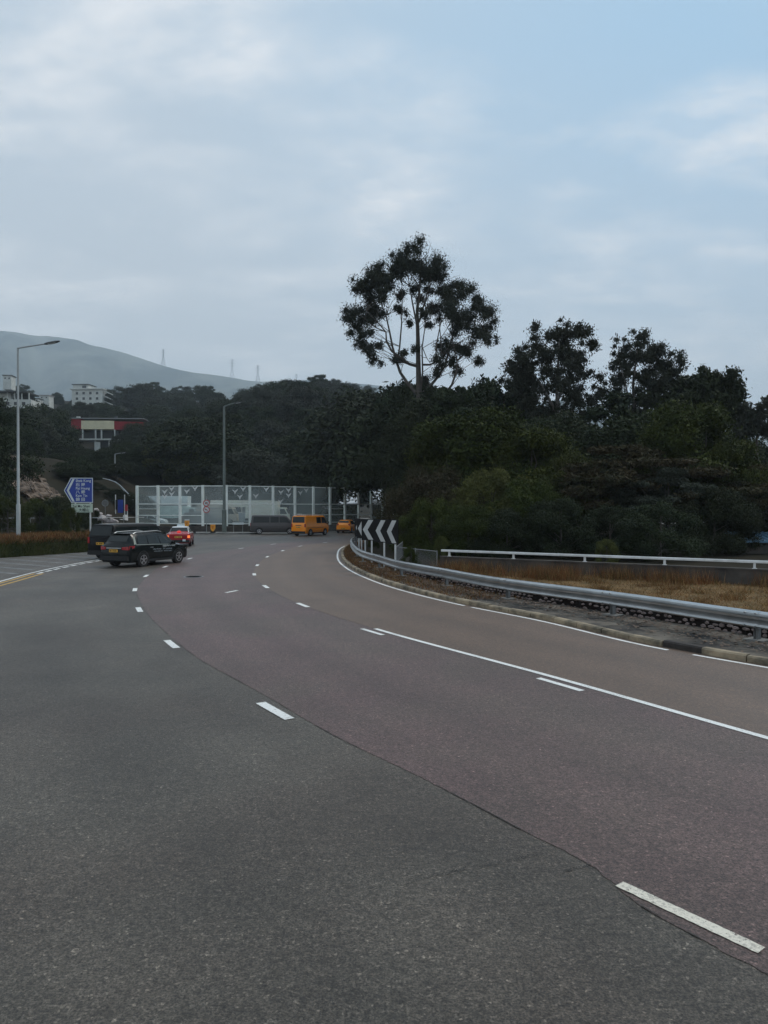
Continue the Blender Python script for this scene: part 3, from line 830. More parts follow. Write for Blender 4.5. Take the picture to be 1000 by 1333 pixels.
for i in range(len(bp) - 1):
    A, B = bp[i] - o0, bp[i+1] - o0; c = (A + B)/2; L = (B - A).length; rz = math.atan2((B-A).y, (B-A).x); u = (B - A).normalized(); nn = Vector((u.y, -u.x, 0))
    zm = ZB + (ZT - ZB) * .52
    low = i in (0, 1, 2, 8, 10, 11)
    mb = MB()
    rl = [(ZT - .04, .12, .10), (zm, .10, .11), (ZB, .12, .10)]
    if low or i in (9,): rl.append((ZB + (zm-ZB)*.42, .09, .09))
    if i in (0, 9): rl.append((ZB + (zm-ZB)*.75, .07, .06))
    for z_, a_, b_ in rl:
        mb = MB(); mb.box((c.x, c.y, z_), (L - .27, a_, b_), rz); mb.build('rail', M['white_steel'], nb)
    for z0, z1 in ((ZB + .06, zm - .06), (zm + .06, ZT - .1)):
        mb = MB(); mb.add([(A.x + u.x*.14, A.y + u.y*.14, z0), (B.x - u.x*.14, B.y - u.y*.14, z0), (B.x - u.x*.14, B.y - u.y*.14, z1), (A.x + u.x*.14, A.y + u.y*.14, z1)], [(0, 1, 2, 3)])
        pn = mb.build('panel', M['panel'], nb)
    for fx, fz in BIRDS[i]:
        q = A.lerp(B, fx) + nn * .03; zz = zm + (ZT - zm) * fz - .1
        mb = MB(); s = .72
        mb.add([(q.x + u.x*bx_*s, q.y + u.y*bx_*s, zz + bz_*s) for bx_, bz_ in bird], [tuple(range(len(bird)))])
        mb.build('bird_decal', M['white_paint'], nb)
    mb = MB(); mb.box((c.x, c.y, .36), (L + .02, .40, .78), rz)
    mb.build('parapet', M['dark_concrete'] if i < 6 else M['concrete'], nb)

# ------------------------------------------------------------------ traffic island with its furniture
mb = MB()
isl = [(-23.5, 81.2), (-22, 80), (-15.5, 79.4), (-14.2, 80.2), (-14.0, 82), (-15, 83.4), (-23, 84.5)]
mb.v = [(x, y, .14) for x, y in isl] + [(x, y, -.02) for x, y in isl]; n = len(isl)
mb.f = [tuple(range(n))] + [(i, (i+1) % n, n+(i+1) % n, n+i) for i in range(n)]; mb.m = [0]*(n+1)
tag(mb.build('traffic_island', M['concrete']), kind='structure')

def street_lamp(x, y, z, H, arm, rz, mat, label, r=.11, rise=.35, base=True):
    t = empty('street_lamp', (x, y, z), rz, label, 'street lamp')
    mb = MB()
    mb.tube([(0, 0, -.3), (0, 0, H*.18), (0, 0, H*.18 + .05), (0, 0, H)], [r*1.35, r*1.3, r*.9, r*.6], n=12); 
    mb.build('pole', mat, t, smooth=50)
    if base:
        mb = MB(); mb.box((0, 0, .02), (r*4.4, r*4.4, .05)); mb.build('base_plate', M['galv_dark'], t)
    mb = MB(); mb.tube([(0, 0, H-.08), (.05, 0, H-.02), (arm*.4, 0, H + rise*.35), (arm, 0, H + rise)], [r*.55, r*.5, r*.45, r*.38], n=8); mb.build('arm', mat, t, smooth=50)
    mb = MB(); k = []
    a = Vector((arm - .1, 0, H + rise - .03)); b = Vector((arm + .85, 0, H + rise + .16))
    for f_, hw, hh in ((0, .06, .05), (.2, .15, .07), (.75, .16, .06), (1, .07, .03)):
        c = a.lerp(b, f_); k += [(c.x, -hw, c.z - hh*.4), (c.x, hw, c.z - hh*.4), (c.x, hw*.6, c.z + hh), (c.x, -hw*.6, c.z + hh)]
    fs = []
    for i in range(3):
        for j in range(4): fs.append((4*i+j, 4*i+(j+1) % 4, 4*i+4+(j+1) % 4, 4*i+4+j))
    fs += [(3, 2, 1, 0), (12, 13, 14, 15)]
    mb.add(k, fs); hd = mb.build('lamp_head', M['lamp_head'], t)
    mb = MB(); c = a.lerp(b, .5); mb.box((c.x, 0, c.z - .05), (.5, .2, .02), M=Matrix.Rotation(-math.atan2(.19, .95), 4, 'Y')); mb.build('lens', M['sign_white'], hd)
    return t
D1 = 45.5; street_lamp(X(24, D1), D1, .95, Z(453, D1) - .95, 1.75, 0, M['lamp_grey'], 'tall pale grey street lamp on the grassy bank at far left', r=.10, rise=.25)
D2 = 81.5; street_lamp(X(292, D2), D2, .14, Z(529, D2) - .14, 1.2, 0, M['lamp_green'], 'grey-green street lamp on the island before the noise barrier', r=.19, rise=.35)
D3 = 118; street_lamp(X(150, D3), D3, .5, Z(591, D3) - .5, 1.0, 0, M['lamp_grey'], 'distant street lamp behind the blue direction sign', r=.14, rise=.15)

# keep left / prohibition signs
def disc(mb, x, y, z, r, t=.02, n=24, mi=0): mb.cyl((x, y - t/2, z), (x, y + t/2, z), r, n=n, mi=mi)
D4 = 81.0
t = empty('prohibition_sign', (X(270.5, D4), D4 - .6, .14), 0, 'pole with two round red-ringed no-turn signs in front of the noise barrier', 'traffic sign')
mb = MB(); mb.cyl((0, .06, -.2), (0, .06, 4.0), .045, n=8); mb.build('pole', M['lamp_grey'], t)
for zz, sgn in ((Z(655, D4) - .14, 1), (Z(663.5, D4) - .14, -1)):
    mb = MB(); disc(mb, 0, 0, zz, .37); pl = mb.build('sign_plate', M['sign_red'], t)
    mb = MB(); disc(mb, 0, -.013, zz, .28, .006); mb.build('face', M['sign_white'], pl)
    mb = MB()
    if sgn > 0:   # hooked u-turn arrow
        mb.box((.10, -.02, zz - .04), (.05, .006, .22)); mb.box((-.08, -.02, zz + .02), (.05, .006, .12)); mb.box((.01, -.02, zz + .08), (.22, .006, .05))
        mb.add([(-.16, -.021, zz-.03), (0, -.021, zz-.03), (-.08, -.021, zz-.14)], [(0, 1, 2)])
    else:
        mb.box((.08, -.02, zz - .06), (.05, .006, .18)); mb.box((0, -.02, zz + .04), (.18, .006, .05))
        mb.add([(-.08, -.021, zz-.05), (-.08, -.021, zz+.13), (-.2, -.021, zz+.04)], [(0, 1, 2)])
    mb.build('arrow_symbol', M['black'], pl)
    mb = MB(); mb.box((0, -.024, zz), (.60, .006, .05), M=Matrix.Rotation(R(45), 4, 'Y')); mb.build('red_bar', M['sign_red'], pl)
def amber_bollard(px, Dd, z, label):
    t = empty('traffic_bollard', (X(px, Dd), Dd, z), 0, label, 'bollard', 'amber bollards on the island')
    mb = MB(); mb.box((0, 0, .08), (.5, .35, .16)); mb.build('base', M['black'], t)
    mb = MB(); pr = [(-.06, .15), (.06, .15), (.24, .45), (.24, .92), (-.24, .92), (-.24, .45)]; mb.prism(pr, -.13, .13); sh = mb.build('shell', M['amber'], t)
    mb = MB(); mb.box((0, 0, .99), (.46, .25, .14)); mb.build('cap', M['sign_white'], t)
    mb = MB(); mb.box((.0, -.135, .66), (.26, .006, .07)); mb.add([(-.12, -.139, .56), (.1, -.139, .56), (-.01, -.139, .45)], [(0, 1, 2)]); mb.build('arrow', M['sign_red'], sh)
amber_bollard(277.3, 80.5, .14, 'amber illuminated bollard beside the two round no-turn signs')
amber_bollard(243.5, 81.6, .55, 'amber bollard top showing just above the red taxi')
t = empty('street_name_sign', (X(311, D4), 80.6, .14), 0, 'low white street name plate on thin posts by the dark parapet', 'sign')
mb = MB(); mb.box((0, 0, 1.02), (1.25, .03, .24)); pl = mb.build('plate', M['sign_white'], t)
for s in (-.5, .5):
    mb = MB(); mb.cyl((s, .03, -.2), (s, .03, 1.1), .03, n=6); mb.build('post', M['lamp_grey'], t)

def text_mesh(s, size, mat, parent, loc, rz, name='lettering', sx=1.0):
    cu = bpy.data.curves.new('txt', 'FONT'); cu.body = s; cu.size = size; cu.align_x = 'LEFT'; cu.resolution_u = 3; cu.offset = size*.012
    ob = bpy.data.objects.new('txt', cu); COL.objects.link(ob)
    dg = bpy.context.evaluated_depsgraph_get(); dg.update()
    me = bpy.data.meshes.new_from_object(ob.evaluated_get(dg)); bpy.data.objects.remove(ob); bpy.data.curves.remove(cu)
    me.materials.clear(); me.materials.append(mat)
    o = link(me, name, parent); o.location = loc; o.rotation_euler = (R(90), 0, rz); o.scale = (sx, 1, 1)
    return o

# blue direction sign
D5 = 51.0; u = D5/950.0; sx0 = X(103, D5)
t = empty('direction_sign', (sx0, D5, .8), R(0), 'blue arrow-shaped direction sign with white lettering and a pale panel below', 'road sign')
zo = .8
def sp2(px, py): return (X(px, D5) - sx0, Z(py, D5) - zo)
def plate(pts, y, th): 
    mb = MB(); mb.prism(pts, y, y + th); return mb
outl = [sp2(83.5, 638.5), sp2(92.5, 622), sp2(121, 622), sp2(121, 654.5), sp2(93, 654.5)]
pl = plate(outl, 0, .04).build('blue_plate', M['sign_blue'], t)
def border(pts, wd, y):
    mb = MB(); c = Vector((sum(p[0] for p in pts)/len(pts), sum(p[1] for p in pts)/len(pts)))
    inner = []
    n = len(pts)
    for i in range(n):
        p = Vector(pts[i]); a = (Vector(pts[i-1]) - p).normalized(); b = (Vector(pts[(i+1) % n]) - p).normalized()
        m_ = (a + b).normalized(); sn = abs(a.x*b.y - a.y*b.x); co = a.dot(b); half = math.acos(max(-1, min(1, co)))/2
        inner.append(p + m_ * (wd/math.sin(half)))
    vs_ = [(p[0], y, p[1]) for p in pts] + [(p.x, y, p.y) for p in inner]
    mb.add(vs_, [(i, (i+1) % n, n+(i+1) % n, n+i) for i in range(n)]); return mb
border(outl, .05, -.006).build('border', M['sign_white'], pl)
mb = MB()
A_, B_, C_ = sp2(97.5, 623.5), sp2(87, 638.5), sp2(97.5, 653)
wch = .16
mb.add([(A_[0]-wch, -.008, A_[1]), (A_[0], -.008, A_[1]), (B_[0]+wch, -.008, B_[1]), (B_[0], -.008, B_[1])], [(0, 1, 2, 3)])
mb.add([(C_[0]-wch, -.008, C_[1]), (C_[0], -.008, C_[1]), (B_[0]+wch, -.008, B_[1]), (B_[0], -.008, B_[1])], [(0, 1, 2, 3)])
mb.build('white_arrow', M['sign_white'], pl)
for s_, py, sz, sxx in (('Shek Kong', 627.3, .25, .88), ('石 崗', 632.6, .26, 1), ('Pat Heung', 637.2, .25, .84), ('八 鄉', 642.2, .26, 1), ('Kam Tin', 646.8, .25, .84), ('錦 田', 651.8, .26, 1)):
    q = sp2(98.8, py); text_mesh(s_, sz, M['sign_white'], pl, (q[0], -.012, q[1]), 0, sx=sxx*1.12)
lo = [sp2(93, 655.6), sp2(120.5, 655.6), sp2(120.5, 667), sp2(93, 667)]
pl2 = plate(lo, 0, .035).build('pale_plate', M['sign_green_white'], t)
q = sp2(94.3, 660.5); text_mesh('Tai Mo Shan', .25, M['black'], pl2, (q[0], -.006, q[1]), 0, sx=.98)
q = sp2(102.5, 665.6); text_mesh('大帽山', .25, M['black'], pl2, (q[0], -.006, q[1]), 0)
for px in (97.5, 117):
    mb = MB(); mb.cyl((X(px, D5) - sx0, .10, -.3), (X(px, D5) - sx0, .10, Z(640, D5) - zo), .055, n=10); mb.build('post', M['rail_white'], t)

# ------------------------------------------------------------------ left grass bank
bl = [(-52, 26), (-36, 32.5), (-27, 38), (-22.3, 42), (-20.6, 45), (-19.2, 48.5), (-18.6, 52.5), (-19.5, 56)]
def bank_h(t): return 1.05 * sm(0, .10, t) * (1 - .0 * t)
cpts = []
for i in range(len(bl) - 1):
    for k in range(6): cpts.append((bl[i][0] + (bl[i+1][0]-bl[i][0])*k/6, bl[i][1] + (bl[i+1][1]-bl[i][1])*k/6))
cpts.append(bl[-1])
mb = MB(); fr = frames(cpts); offs = [0, .25, .5, .8, 1.2, 2, 4, 7, 12, 20]
for i, (x, y, tx, ty) in enumerate(fr):
    e = 1 - sm(len(fr) - 6, len(fr) - 1, i) * .9
    for o in offs:
        z = (1.0 * sm(0, 1.1, o) + .12*mnoise.noise(Vector((x, y, o)))*sm(0, .5, o)) * e - .02
        if o >= 12: z = max(z, hterr(x - ty*o, y + tx*o) + .05)
        mb.v.append((x - ty*o, y + tx*o, z))
m_ = len(offs)
for i in range(len(fr) - 1):
    for j in range(m_ - 1): a = i*m_ + j; mb.f.append((a, a+1, a+m_+1, a+m_)); mb.m.append(0)
tag(mb.build('grass_bank', M['bank_soil'], smooth=60), kind='structure')
def pos_bank(lo_, hi_, pw_=1):
    def f():
        i = random.randrange(len(fr) - 1); x, y, tx, ty = fr[i]; t_ = random.random()
        x += (fr[i+1][0]-x)*t_; y += (fr[i+1][1]-y)*t_
        o = lo_ + (hi_-lo_)*random.random()**pw_
        e = 1 - sm(len(fr) - 6, len(fr) - 1, i) * .9
        return (x - ty*o, y + tx*o, 1.0*sm(0, 1.1, o)*e - .04)
    return f
blades('bank_dry_grass', 26000, pos_bank(.7, 4.5, 1.4), lambda: random.uniform(.1, .42), lambda: random.uniform(.03, .06), M['straw'], .4,
       label='dry brown grass along the top of the left bank', cat='grass', mats=[M['straw_red'], M['straw'], M['grass_green']])
blades('bank_green_grass', 16000, pos_bank(.0, .8), lambda: random.uniform(.1, .35), lambda: random.uniform(.03, .06), M['grass_green'], .5,
       label='dark green weeds on the steep face of the left bank', cat='weeds')

# ------------------------------------------------------------------ vehicles
class Body:
    """lofted shell. stations: (x, z_bottom, z_belt, z_top, half_width, roof_half_width)"""
    def __init__(s, st): s.st = st
    def at(s, x):
        st = s.st
        if x <= st[0][0]: return st[0]
        for a, b in zip(st, st[1:]):
            if x <= b[0]:
                t = (x - a[0]) / (b[0] - a[0]); return tuple(p + (q - p) * t for p, q in zip(a, b))
        return st[-1]
    def section(s, q):
        x, zb, zl, zt, wb, wt = q
        r = min(.09, (zt - zl) * .45); zm = zb + (zl - zb) * .55
        h = [(0, zb), (wb * .90, zb), (wb * .975, zb + .10), (wb, zm), (wb * .975, zl), (wt, zt - r), (wt * .90, zt - r * .12), (0, zt + .015)]
        return [(x, y, z) for y, z in h] + [(x, -y, z) for y, z in h[-2:0:-1]]
    def mesh(s, name, mat, parent):
        mb = MB(); n = None
        # refine with extra stations
        xs = sorted(set([q[0] for q in s.st] + [s.st[0][0] + (s.st[-1][0]-s.st[0][0])*i/24 for i in range(25)]))
        for x in xs:
            sec = s.section(s.at(x)); n = len(sec); mb.v += sec
        for i in range(len(xs) - 1):
            for j in range(n):
                a = i*n + j; b = i*n + (j+1) % n; mb.f.append((a, b, b+n, a+n)); mb.m.append(0)
        mb.f += [tuple(range(n)), tuple(range((len(xs)-1)*n, len(xs)*n))]; mb.m += [0, 0]
        return mb.build(name, mat, parent, smooth=38)
    def side(s, x, f, sd, off=.009):
        """point on the upper side (belt f=0 .. roof f=1)"""
        q = s.at(x); r = min(.09, (q[3]-q[2])*.45)
        y0, z0, y1, z1 = q[4]*.975, q[2], q[5], q[3]-r
        return (x, sd*(y0 + (y1-y0)*f + off), z0 + (z1-z0)*f)
    def low(s, x, f, sd, off=.009):
        q = s.at(x); zm = q[1] + (q[2]-q[1])*.55
        if f < .55: t = f/.55; y = q[4]*(.975 + .025*t)
        else: y = q[4]*(1 - .025*(f-.55)/.45)
        return (x, sd*(y + off), q[1] + (q[2]-q[1])*f)
def pane(B, x0b, x0t, x1b, x1t, f0, f1, sd, n=8, off=.009, fn='side'):
    mb = MB(); g = getattr(B, fn)
    for i in range(n + 1):
        t = i / n
        mb.v.append(g(x0b + (x1b-x0b)*t, f0, sd, off)); mb.v.append(g(x0t + (x1t-x0t)*t, f1, sd, off))
    for i in range(n): mb.f.append((2*i, 2*i+1, 2*i+3, 2*i+2)); mb.m.append(0)
    return mb
def top_pane(B, xa, xb, fa, fb, off=.012, wa=.86, wb=.86):
    """pane on the sloping top between stations xa and xb (screen / rear glass); fa..fb fractions"""
    qa, qb = B.at(xa), B.at(xb); mb = MB()
    nx_, nz_ = (qb[3]-qa[3]), (qb[0]-qa[0])
    l = math.hypot(nx_, nz_); ox, oz = -nx_/l*off, abs(nz_)/l*off
    if oz < 0: ox, oz = -ox, -oz
    r = []
    for f, k in ((fa, wa), (fb, wb)):
        q = tuple(p + (t-p)*f for p, t in zip(qa, qb))
        r.append((q[0]+ox, q[5]*k, q[3]+.005+oz)); r.append((q[0]+ox, -q[5]*k, q[3]+.005+oz))
    mb.add(r, [(0, 1, 3, 2)]); return mb
def wheel(parent, x, y, r, wdt, sd, spokes=5, rim='rim'):
    t = MB(); yo = y
    t.cyl((x, yo - sd*wdt, r), (x, yo, r), r, n=28); ty = t.build('tyre', M['rubber'], parent, smooth=40)
    m = MB(); m.cyl((x, yo - sd*.01, r), (x, yo + sd*.004, r), r*.64, n=24, mi=1)
    for k in range(spokes):
        a = 2*math.pi*k/spokes + .3
        c = (x + math.cos(a)*r*.34, yo + sd*.010, r + math.sin(a)*r*.34)
        m.box(c, (r*.62, .02, r*.15), M=Matrix.Rotation(-a, 4, 'Y'))
    m.cyl((x, yo, r), (x, yo + sd*.022, r), r*.16, n=12)
    for k in range(24):
        a = 2*math.pi*k/24; b = 2*math.pi*(k+1)/24
        m.add([(x+math.cos(a)*r*.58, yo+sd*.012, r+math.sin(a)*r*.58), (x+math.cos(b)*r*.58, yo+sd*.012, r+math.sin(b)*r*.58), (x+math.cos(b)*r*.67, yo+sd*.012, r+math.sin(b)*r*.67), (x+math.cos(a)*r*.67, yo+sd*.012, r+math.sin(a)*r*.67)], [(0, 1, 2, 3)])
    m.build('rim', [M[rim], M['black']], ty)
def arch(parent, B, x, r, sd, mat='trim'):
    mb = MB(); n = 16; rr = r + .075
    q = B.at(x); zb = q[1]
    pts = [(x, zb + .0)]
    vs_ = []
    for i in range(n + 1):
        a = math.pi*i/n; px_ = x + math.cos(a)*rr; pz = r + math.sin(a)*rr
        pz = max(pz, zb); fr_ = (pz - zb)/(q[2]-zb)
        p = B.low(px_, fr_, sd, .004); vs_.append((px_, p[1], pz))
    mb.add([(x, B.low(x, 0.05, sd, .004)[1], zb)] + vs_, [(0, i+1, i+2) for i in range(n)])
    mb.build('wheel_arch', M[mat], parent)
def plate_box(parent, name, c, sz, mat, M4=None, rz=0):
    mb = MB(); mb.box(c, sz, rz, M=M4); return mb.build(name, M[mat] if isinstance(mat, str) else mat, parent)
def car_root(name, px, Dd, az, label, cat, z=0.0, x=None):
    return empty(name, (X(px, Dd) if x is None else x, Dd, z), R(90 - az), label, cat)
def numplate(parent, x, z, mat='plate_yellow', yoff=0):
    p = plate_box(parent, 'number_plate', (x, yoff, z), (.02, .52, .13), mat)
    mb = MB(); y = -.2
    for k, wch in enumerate((.04, .04, .0, .04, .03, .04, .04)):     # illegible characters
        if wch: mb.box((x - .0125, yoff - y, z), (.004, wch, .075)); 
        y += .062
    mb.build('characters', M['black'], p)

def build_suv():
    az = 23.0; t = car_root('suv', 191.5, 37.4, az, 'black SUV with pale door lettering and roof rails turning in the left lane', 'car')
    L = 4.62
    B = Body([(-2.31, .42, .98, 1.00, .74, .66), (-2.27, .30, 1.02, 1.06, .86, .70), (-2.18, .24, 1.06, 1.20, .91, .68), (-1.86, .24, 1.08, 1.60, .925, .63), (-1.5, .24, 1.07, 1.655, .925, .635), (-.4, .24, 1.04, 1.69, .925, .645), (.35, .24, 1.01, 1.64, .925, .64), (.75, .24, 1.00, 1.50, .92, .66), (1.28, .24, .985, 1.09, .92, .74), (1.7, .24, .92, 1.02, .91, .76), (2.1, .26, .80, .90, .86, .70), (2.28, .32, .66, .74, .70, .55), (2.32, .40, .60, .64, .6, .5)])
    body = B.mesh('body', M['car_black'], t)
    for sd in (1, -1):
        pane(B, .42, .22, .92, .56, .10, .90, sd).build('window', M['glass'], t) if False else None
        pane(B, .02, .02, 1.02, .56, .10, .90, sd).build('window', M['glass'], t)
        pane(B, -.88, -.84, -.06, -.06, .10, .92, sd).build('window', M['glass'], t)
        pane(B, -1.62, -1.50, -.96, -.92, .12, .90, sd).build('window', M['glass'], t)
        # sky reflection painted as pale strips along the belt line and rear quarter
        pane(B, -1.80, -1.80, 1.0, 1.0, .02, .085, sd, off=.012).build('belt_reflection', M['lamp_green'], t)
        pane(B, -1.92, -1.76, -1.76, -1.66, .10, .92, sd, n=4, off=.012).build('pillar_reflection', M['lamp_green'], t)
        for xx in (-.90, .02):
            pane(B, xx, xx, xx + .012, xx + .012, .15, .98, sd, n=1, off=.006, fn='low').build('door_seam', M['trim'], t)
        for xx in (-.72, .22):
            p = B.low(xx, .86, sd, .02); plate_box(t, 'door_handle', p, (.2, .03, .035), 'galv_dark')
        pane(B, -1.0, -1.0, .95, .95, .0, .16, sd, off=.02, fn='low').build('sill', M['trim'], t)
        for xx in (-1.33, 1.33):
            arch(t, B, xx, .36, sd)
            wheel(t, xx, sd*.945, .355, .22, sd)
        mb = MB(); mb.tube([(-1.7, sd*.60, 1.62), (-1.5, sd*.60, 1.70), (0, sd*.60, 1.735), (.35, sd*.60, 1.68)], .022, n=6); mb.build('roof_rail', M['galv'], t)
        mb = MB(); mb.box((.78, sd*1.02, 1.10), (.12, .20, .14)); mb.box((.80, sd*.93, 1.05), (.06, .1, .04)); mb.build('mirror', M['car_black'], t)
        mb = MB(); mb.add([B.low(2.02, .98, sd, .012), B.low(2.2, .9, sd, .012), B.low(2.2, .72, sd, .012), B.low(1.9, .84, sd, .012)], [(0, 1, 2, 3)]); mb.build('headlight', M['galv'], t)
        # wrap-round tail lamp
        mb = MB(); mb.add([(-2.335, sd*.50, 1.00), (-2.335, sd*.50, .88), (-2.30, sd*.84, .86), (-2.28, sd*.86, 1.03)], [(0, 1, 2, 3)])
        mb.add([(-2.30, sd*.86, .86), (-2.26, sd*.885, 1.05), B.low(-1.90, .98, sd, .02), B.low(-1.95, .86, sd, .02)], [(0, 1, 2, 3)])
        mb.build('tail_light', M['tail_dull'], t)
    top_pane(B, -2.18, -1.86, .12, .86, wa=.92, wb=.9).build('rear_window', M['glass'], t)
    top_pane(B, .75, 1.28, .06, .95, off=.015).build('windscreen', M['glass'], t)
    mb = MB(); mb.box((-1.80, 0, 1.635), (.30, 1.15, .03)); mb.build('spoiler', M['car_black'], t)
    mb = MB(); mb.box((-2.30, 0, .46), (.14, 1.70, .20)); mb.build('rear_bumper', M['trim'], t)
    mb = MB(); mb.box((-2.345, 0, .95), (.02, .9, .045)); mb.build('chrome_strip', M['galv'], t)
    numplate(t, -2.36, .82)
    # taxi-like chequer row and two lines of pale lettering, not legible in the photograph
    for sd in (-1, 1):
        mb = MB()
        for k in range(14):
            for r_ in range(2):
                if (k + r_) % 2: continue
                x = .10 + k*.07; f = .90 + r_*.045
                pts = [B.low(x, f, sd, .013), B.low(x+.06, f, sd, .013), B.low(x+.06, f+.04, sd, .013), B.low(x, f+.04, sd, .013)]
                mb.add(pts, [(0, 1, 2, 3)])
        mb.build('chequer_strip', M['sign_white'], t)
        rnd = random.Random(5)
        mb = MB()
        for f, x0_, n_, hh in ((.70, -.62, 26, .085), (.575, -.55, 24, .06)):
            for k in range(n_):
                if k in (11, 12): continue
                x = x0_ + k*.056; 
                c = rnd.choice('IHEFL')
                bars = {'I': [(.02, 0, .015, 1)], 'H': [(0, 0, .012, 1), (.028, 0, .012, 1), (0, .45, .04, .14)], 'E': [(0, 0, .012, 1), (0, 0, .038, .16), (0, .42, .034, .14), (0, .84, .038, .16)], 'F': [(0, 0, .012, 1), (0, .45, .034, .14), (0, .84, .038, .16)], 'L': [(0, 0, .012, 1), (0, 0, .038, .16)]}[c]
                for bx_, bz_, bw, bh in bars:
                    xa = x + bx_; f0 = f + bz_*hh; f1 = f0 + bh*hh
                    mb.add([B.low(xa, f0, sd, .012), B.low(xa+bw, f0, sd, .012), B.low(xa+bw, f1, sd, .012), B.low(xa, f1, sd, .012)], [(0, 1, 2, 3)])
        mb.build('door_lettering', M['truck_grey'], t)
build_suv()

def van_like(name, px, Dd, az, label, paint, L, W, H, style, bonnet=.7, wheel_r=.33, cat='van', z=0.0, belt=.55, glassy=True):
    t = car_root(name, px, Dd, az, label, cat, z)
    h = L/2; w_ = W/2; zb = .24; zl = zb + (H-zb)*belt
    if bonnet > .2:
        fx = h - bonnet
        st = [(-h, zb+.12, zl-.02, zl+.02, w_*.9, w_*.86), (-h+.05, zb, zl, zl+.10, w_, w_*.9), (-h+.20, zb, zl, H-.03, w_, w_*.86), (-h+.5, zb, zl, H, w_, w_*.87), (fx-.75, zb, zl, H-.02, w_, w_*.87), (fx-.45, zb, zl, H-.10, w_, w_*.86), (fx+.15, zb, zl-.03, zl+.10, w_*.99, w_*.85), (h-.18, zb, zl-.16, zl-.06, w_*.93, w_*.75), (h, zb+.1, zl-.40, zl-.32, w_*.78, w_*.65)]
        wsa, wsb = fx-.45, fx+.15
    else:
        st = [(-h, zb+.12, zl-.02, zl+.02, w_*.94, w_*.90), (-h+.04, zb, zl, zl+.12, w_, w_*.92), (-h+.12, zb, zl, H-.04, w_, w_*.88), (-h+.3, zb, zl, H, w_, w_*.88), (h-1.05, zb, zl, H-.01, w_, w_*.88), (h-.80, zb, zl, H-.08, w_, w_*.87), (h-.16, zb, zl-.12, zl+.02, w_*.98, w_*.86), (h-.03, zb+.03, zl-.22, zl-.16, w_*.94, w_*.84), (h, zb+.1, zl-.3, zl-.26, w_*.9, w_*.82)]
        wsa, wsb = h-.80, h-.16
    B = Body(st); B.mesh('body', M[paint], t)
    top_pane(B, wsa, wsb, .05, .95, off=.015).build('windscreen', M['glass'], t)
    fx = wsa
    for sd in (1, -1):
        pane(B, fx-.75, fx-.75, wsb-.18, wsa+.03, .10, .90, sd).build('window', M['glass'], t)
        if style in ('glazed', 'three'):
            pane(B, fx-1.75, fx-1.75, fx-.85, fx-.85, .10, .90, sd).build('window', M['glass'], t)
            pane(B, -h+.30, -h+.36, fx-1.85, fx-1.85, .10, .90, sd).build('window', M['glass'], t)
        if style == 'panel_two':
            pane(B, fx-1.75, fx-1.75, fx-.85, fx-.85, .10, .90, sd).build('window', M['glass'], t)
        for xx in (fx-.80, fx-1.82):
            pane(B, xx, xx, xx+.015, xx+.015, .1, .99, sd, n=1, off=.006, fn='low').build('door_seam', M['trim'], t)
        pane(B, -h+.5, -h+.5, h-1.0, h-1.0, .0, .13, sd, off=.012, fn='low').build('sill', M['trim'], t)
        pane(B, -h+.25, -h+.25, fx-.3, fx-.3, .60, .63, sd, off=.012, fn='low').build('rub_strip', M['trim'], t)
        for xx in ((-h+.95), (h-.85)):
            arch(t, B, xx, wheel_r, sd); wheel(t, xx, sd*(w_+.015), wheel_r, .2, sd)
        mb = MB(); mb.box((wsb-.25, sd*(w_+.10), zl+.12), (.09, .16, .24)); mb.build('mirror', M['trim'], t)
        mb = MB(); mb.box((-h+.02, sd*w_*.90, zl-.12), (.07, .13, .34)); mb.build('tail_light', M['tail_dull'], t)
        mb = MB(); mb.box((h-.12, sd*w_*.70, zl-.36), (.14, .28, .14)); mb.build('headlight', M['galv'], t)
    q1, q2 = st[1][0], st[2][0]
    top_pane(B, q1, q2, .05, .88, off=.02, wa=.90, wb=.9).build('rear_window', M['glass'], t)
    mb = MB(); mb.box((-h-.01, 0, zb+.14), (.12, W*.93, .24)); mb.build('rear_bumper', M['trim'], t)
    numplate(t, -h-.02, zl-.30)
    return t, B
# black van partly hidden behind the SUV
t, B = van_like('van', 170, 43.2, 22, 'black van mostly hidden behind the black SUV', 'van_black', 4.9, 1.85, 1.97, 'three', bonnet=.55)
mb = MB(); mb.box((-1.2, .80, 1.62), (.42, .01, .13)); mb.box((-2.3, -.35, 1.62), (.02, .4, .12)); mb.build('white_patch', M['sign_white'], t)  # small white patches at the van's side and rear windows
# grey people carrier, side on
van_like('van', 357, 80.6, 82, 'dark grey van seen side on before the noise barrier', 'car_grey', 5.1, 1.9, 2.1, 'three', bonnet=.75, wheel_r=.34, belt=.52)
# orange panel van with a roof rack
t, B = van_like('van', 404.5, 76.8, 26, 'orange-yellow panel van with a roof rack seen from behind', 'car_orange', 4.75, 1.75, 2.10, 'panel_two', bonnet=0, wheel_r=.34, belt=.52)
mb = MB()
for sd in (-1, 1): mb.tube([(-2.1, sd*.62, 2.2), (.9, sd*.62, 2.2)], .018, n=5)
for x in (-2.0, -1.2, -.4, .4):
    mb.tube([(x, -.62, 2.2), (x, .62, 2.2)], .016, n=5)
    for sd in (-1, 1): mb.tube([(x, sd*.62, 2.06), (x, sd*.62, 2.2)], .016, n=5)
mb.build('roof_rack', M['galv'], t)
mb = MB(); mb.box((-2.0, .1, 2.24), (.2, .5, .08)); mb.build('rack_load', M['sign_white'], t)
mb = MB(); mb.box((-2.375, 0, 1.10), (.03, .7, .07)); mb.build('tailgate_handle', M['trim'], t)

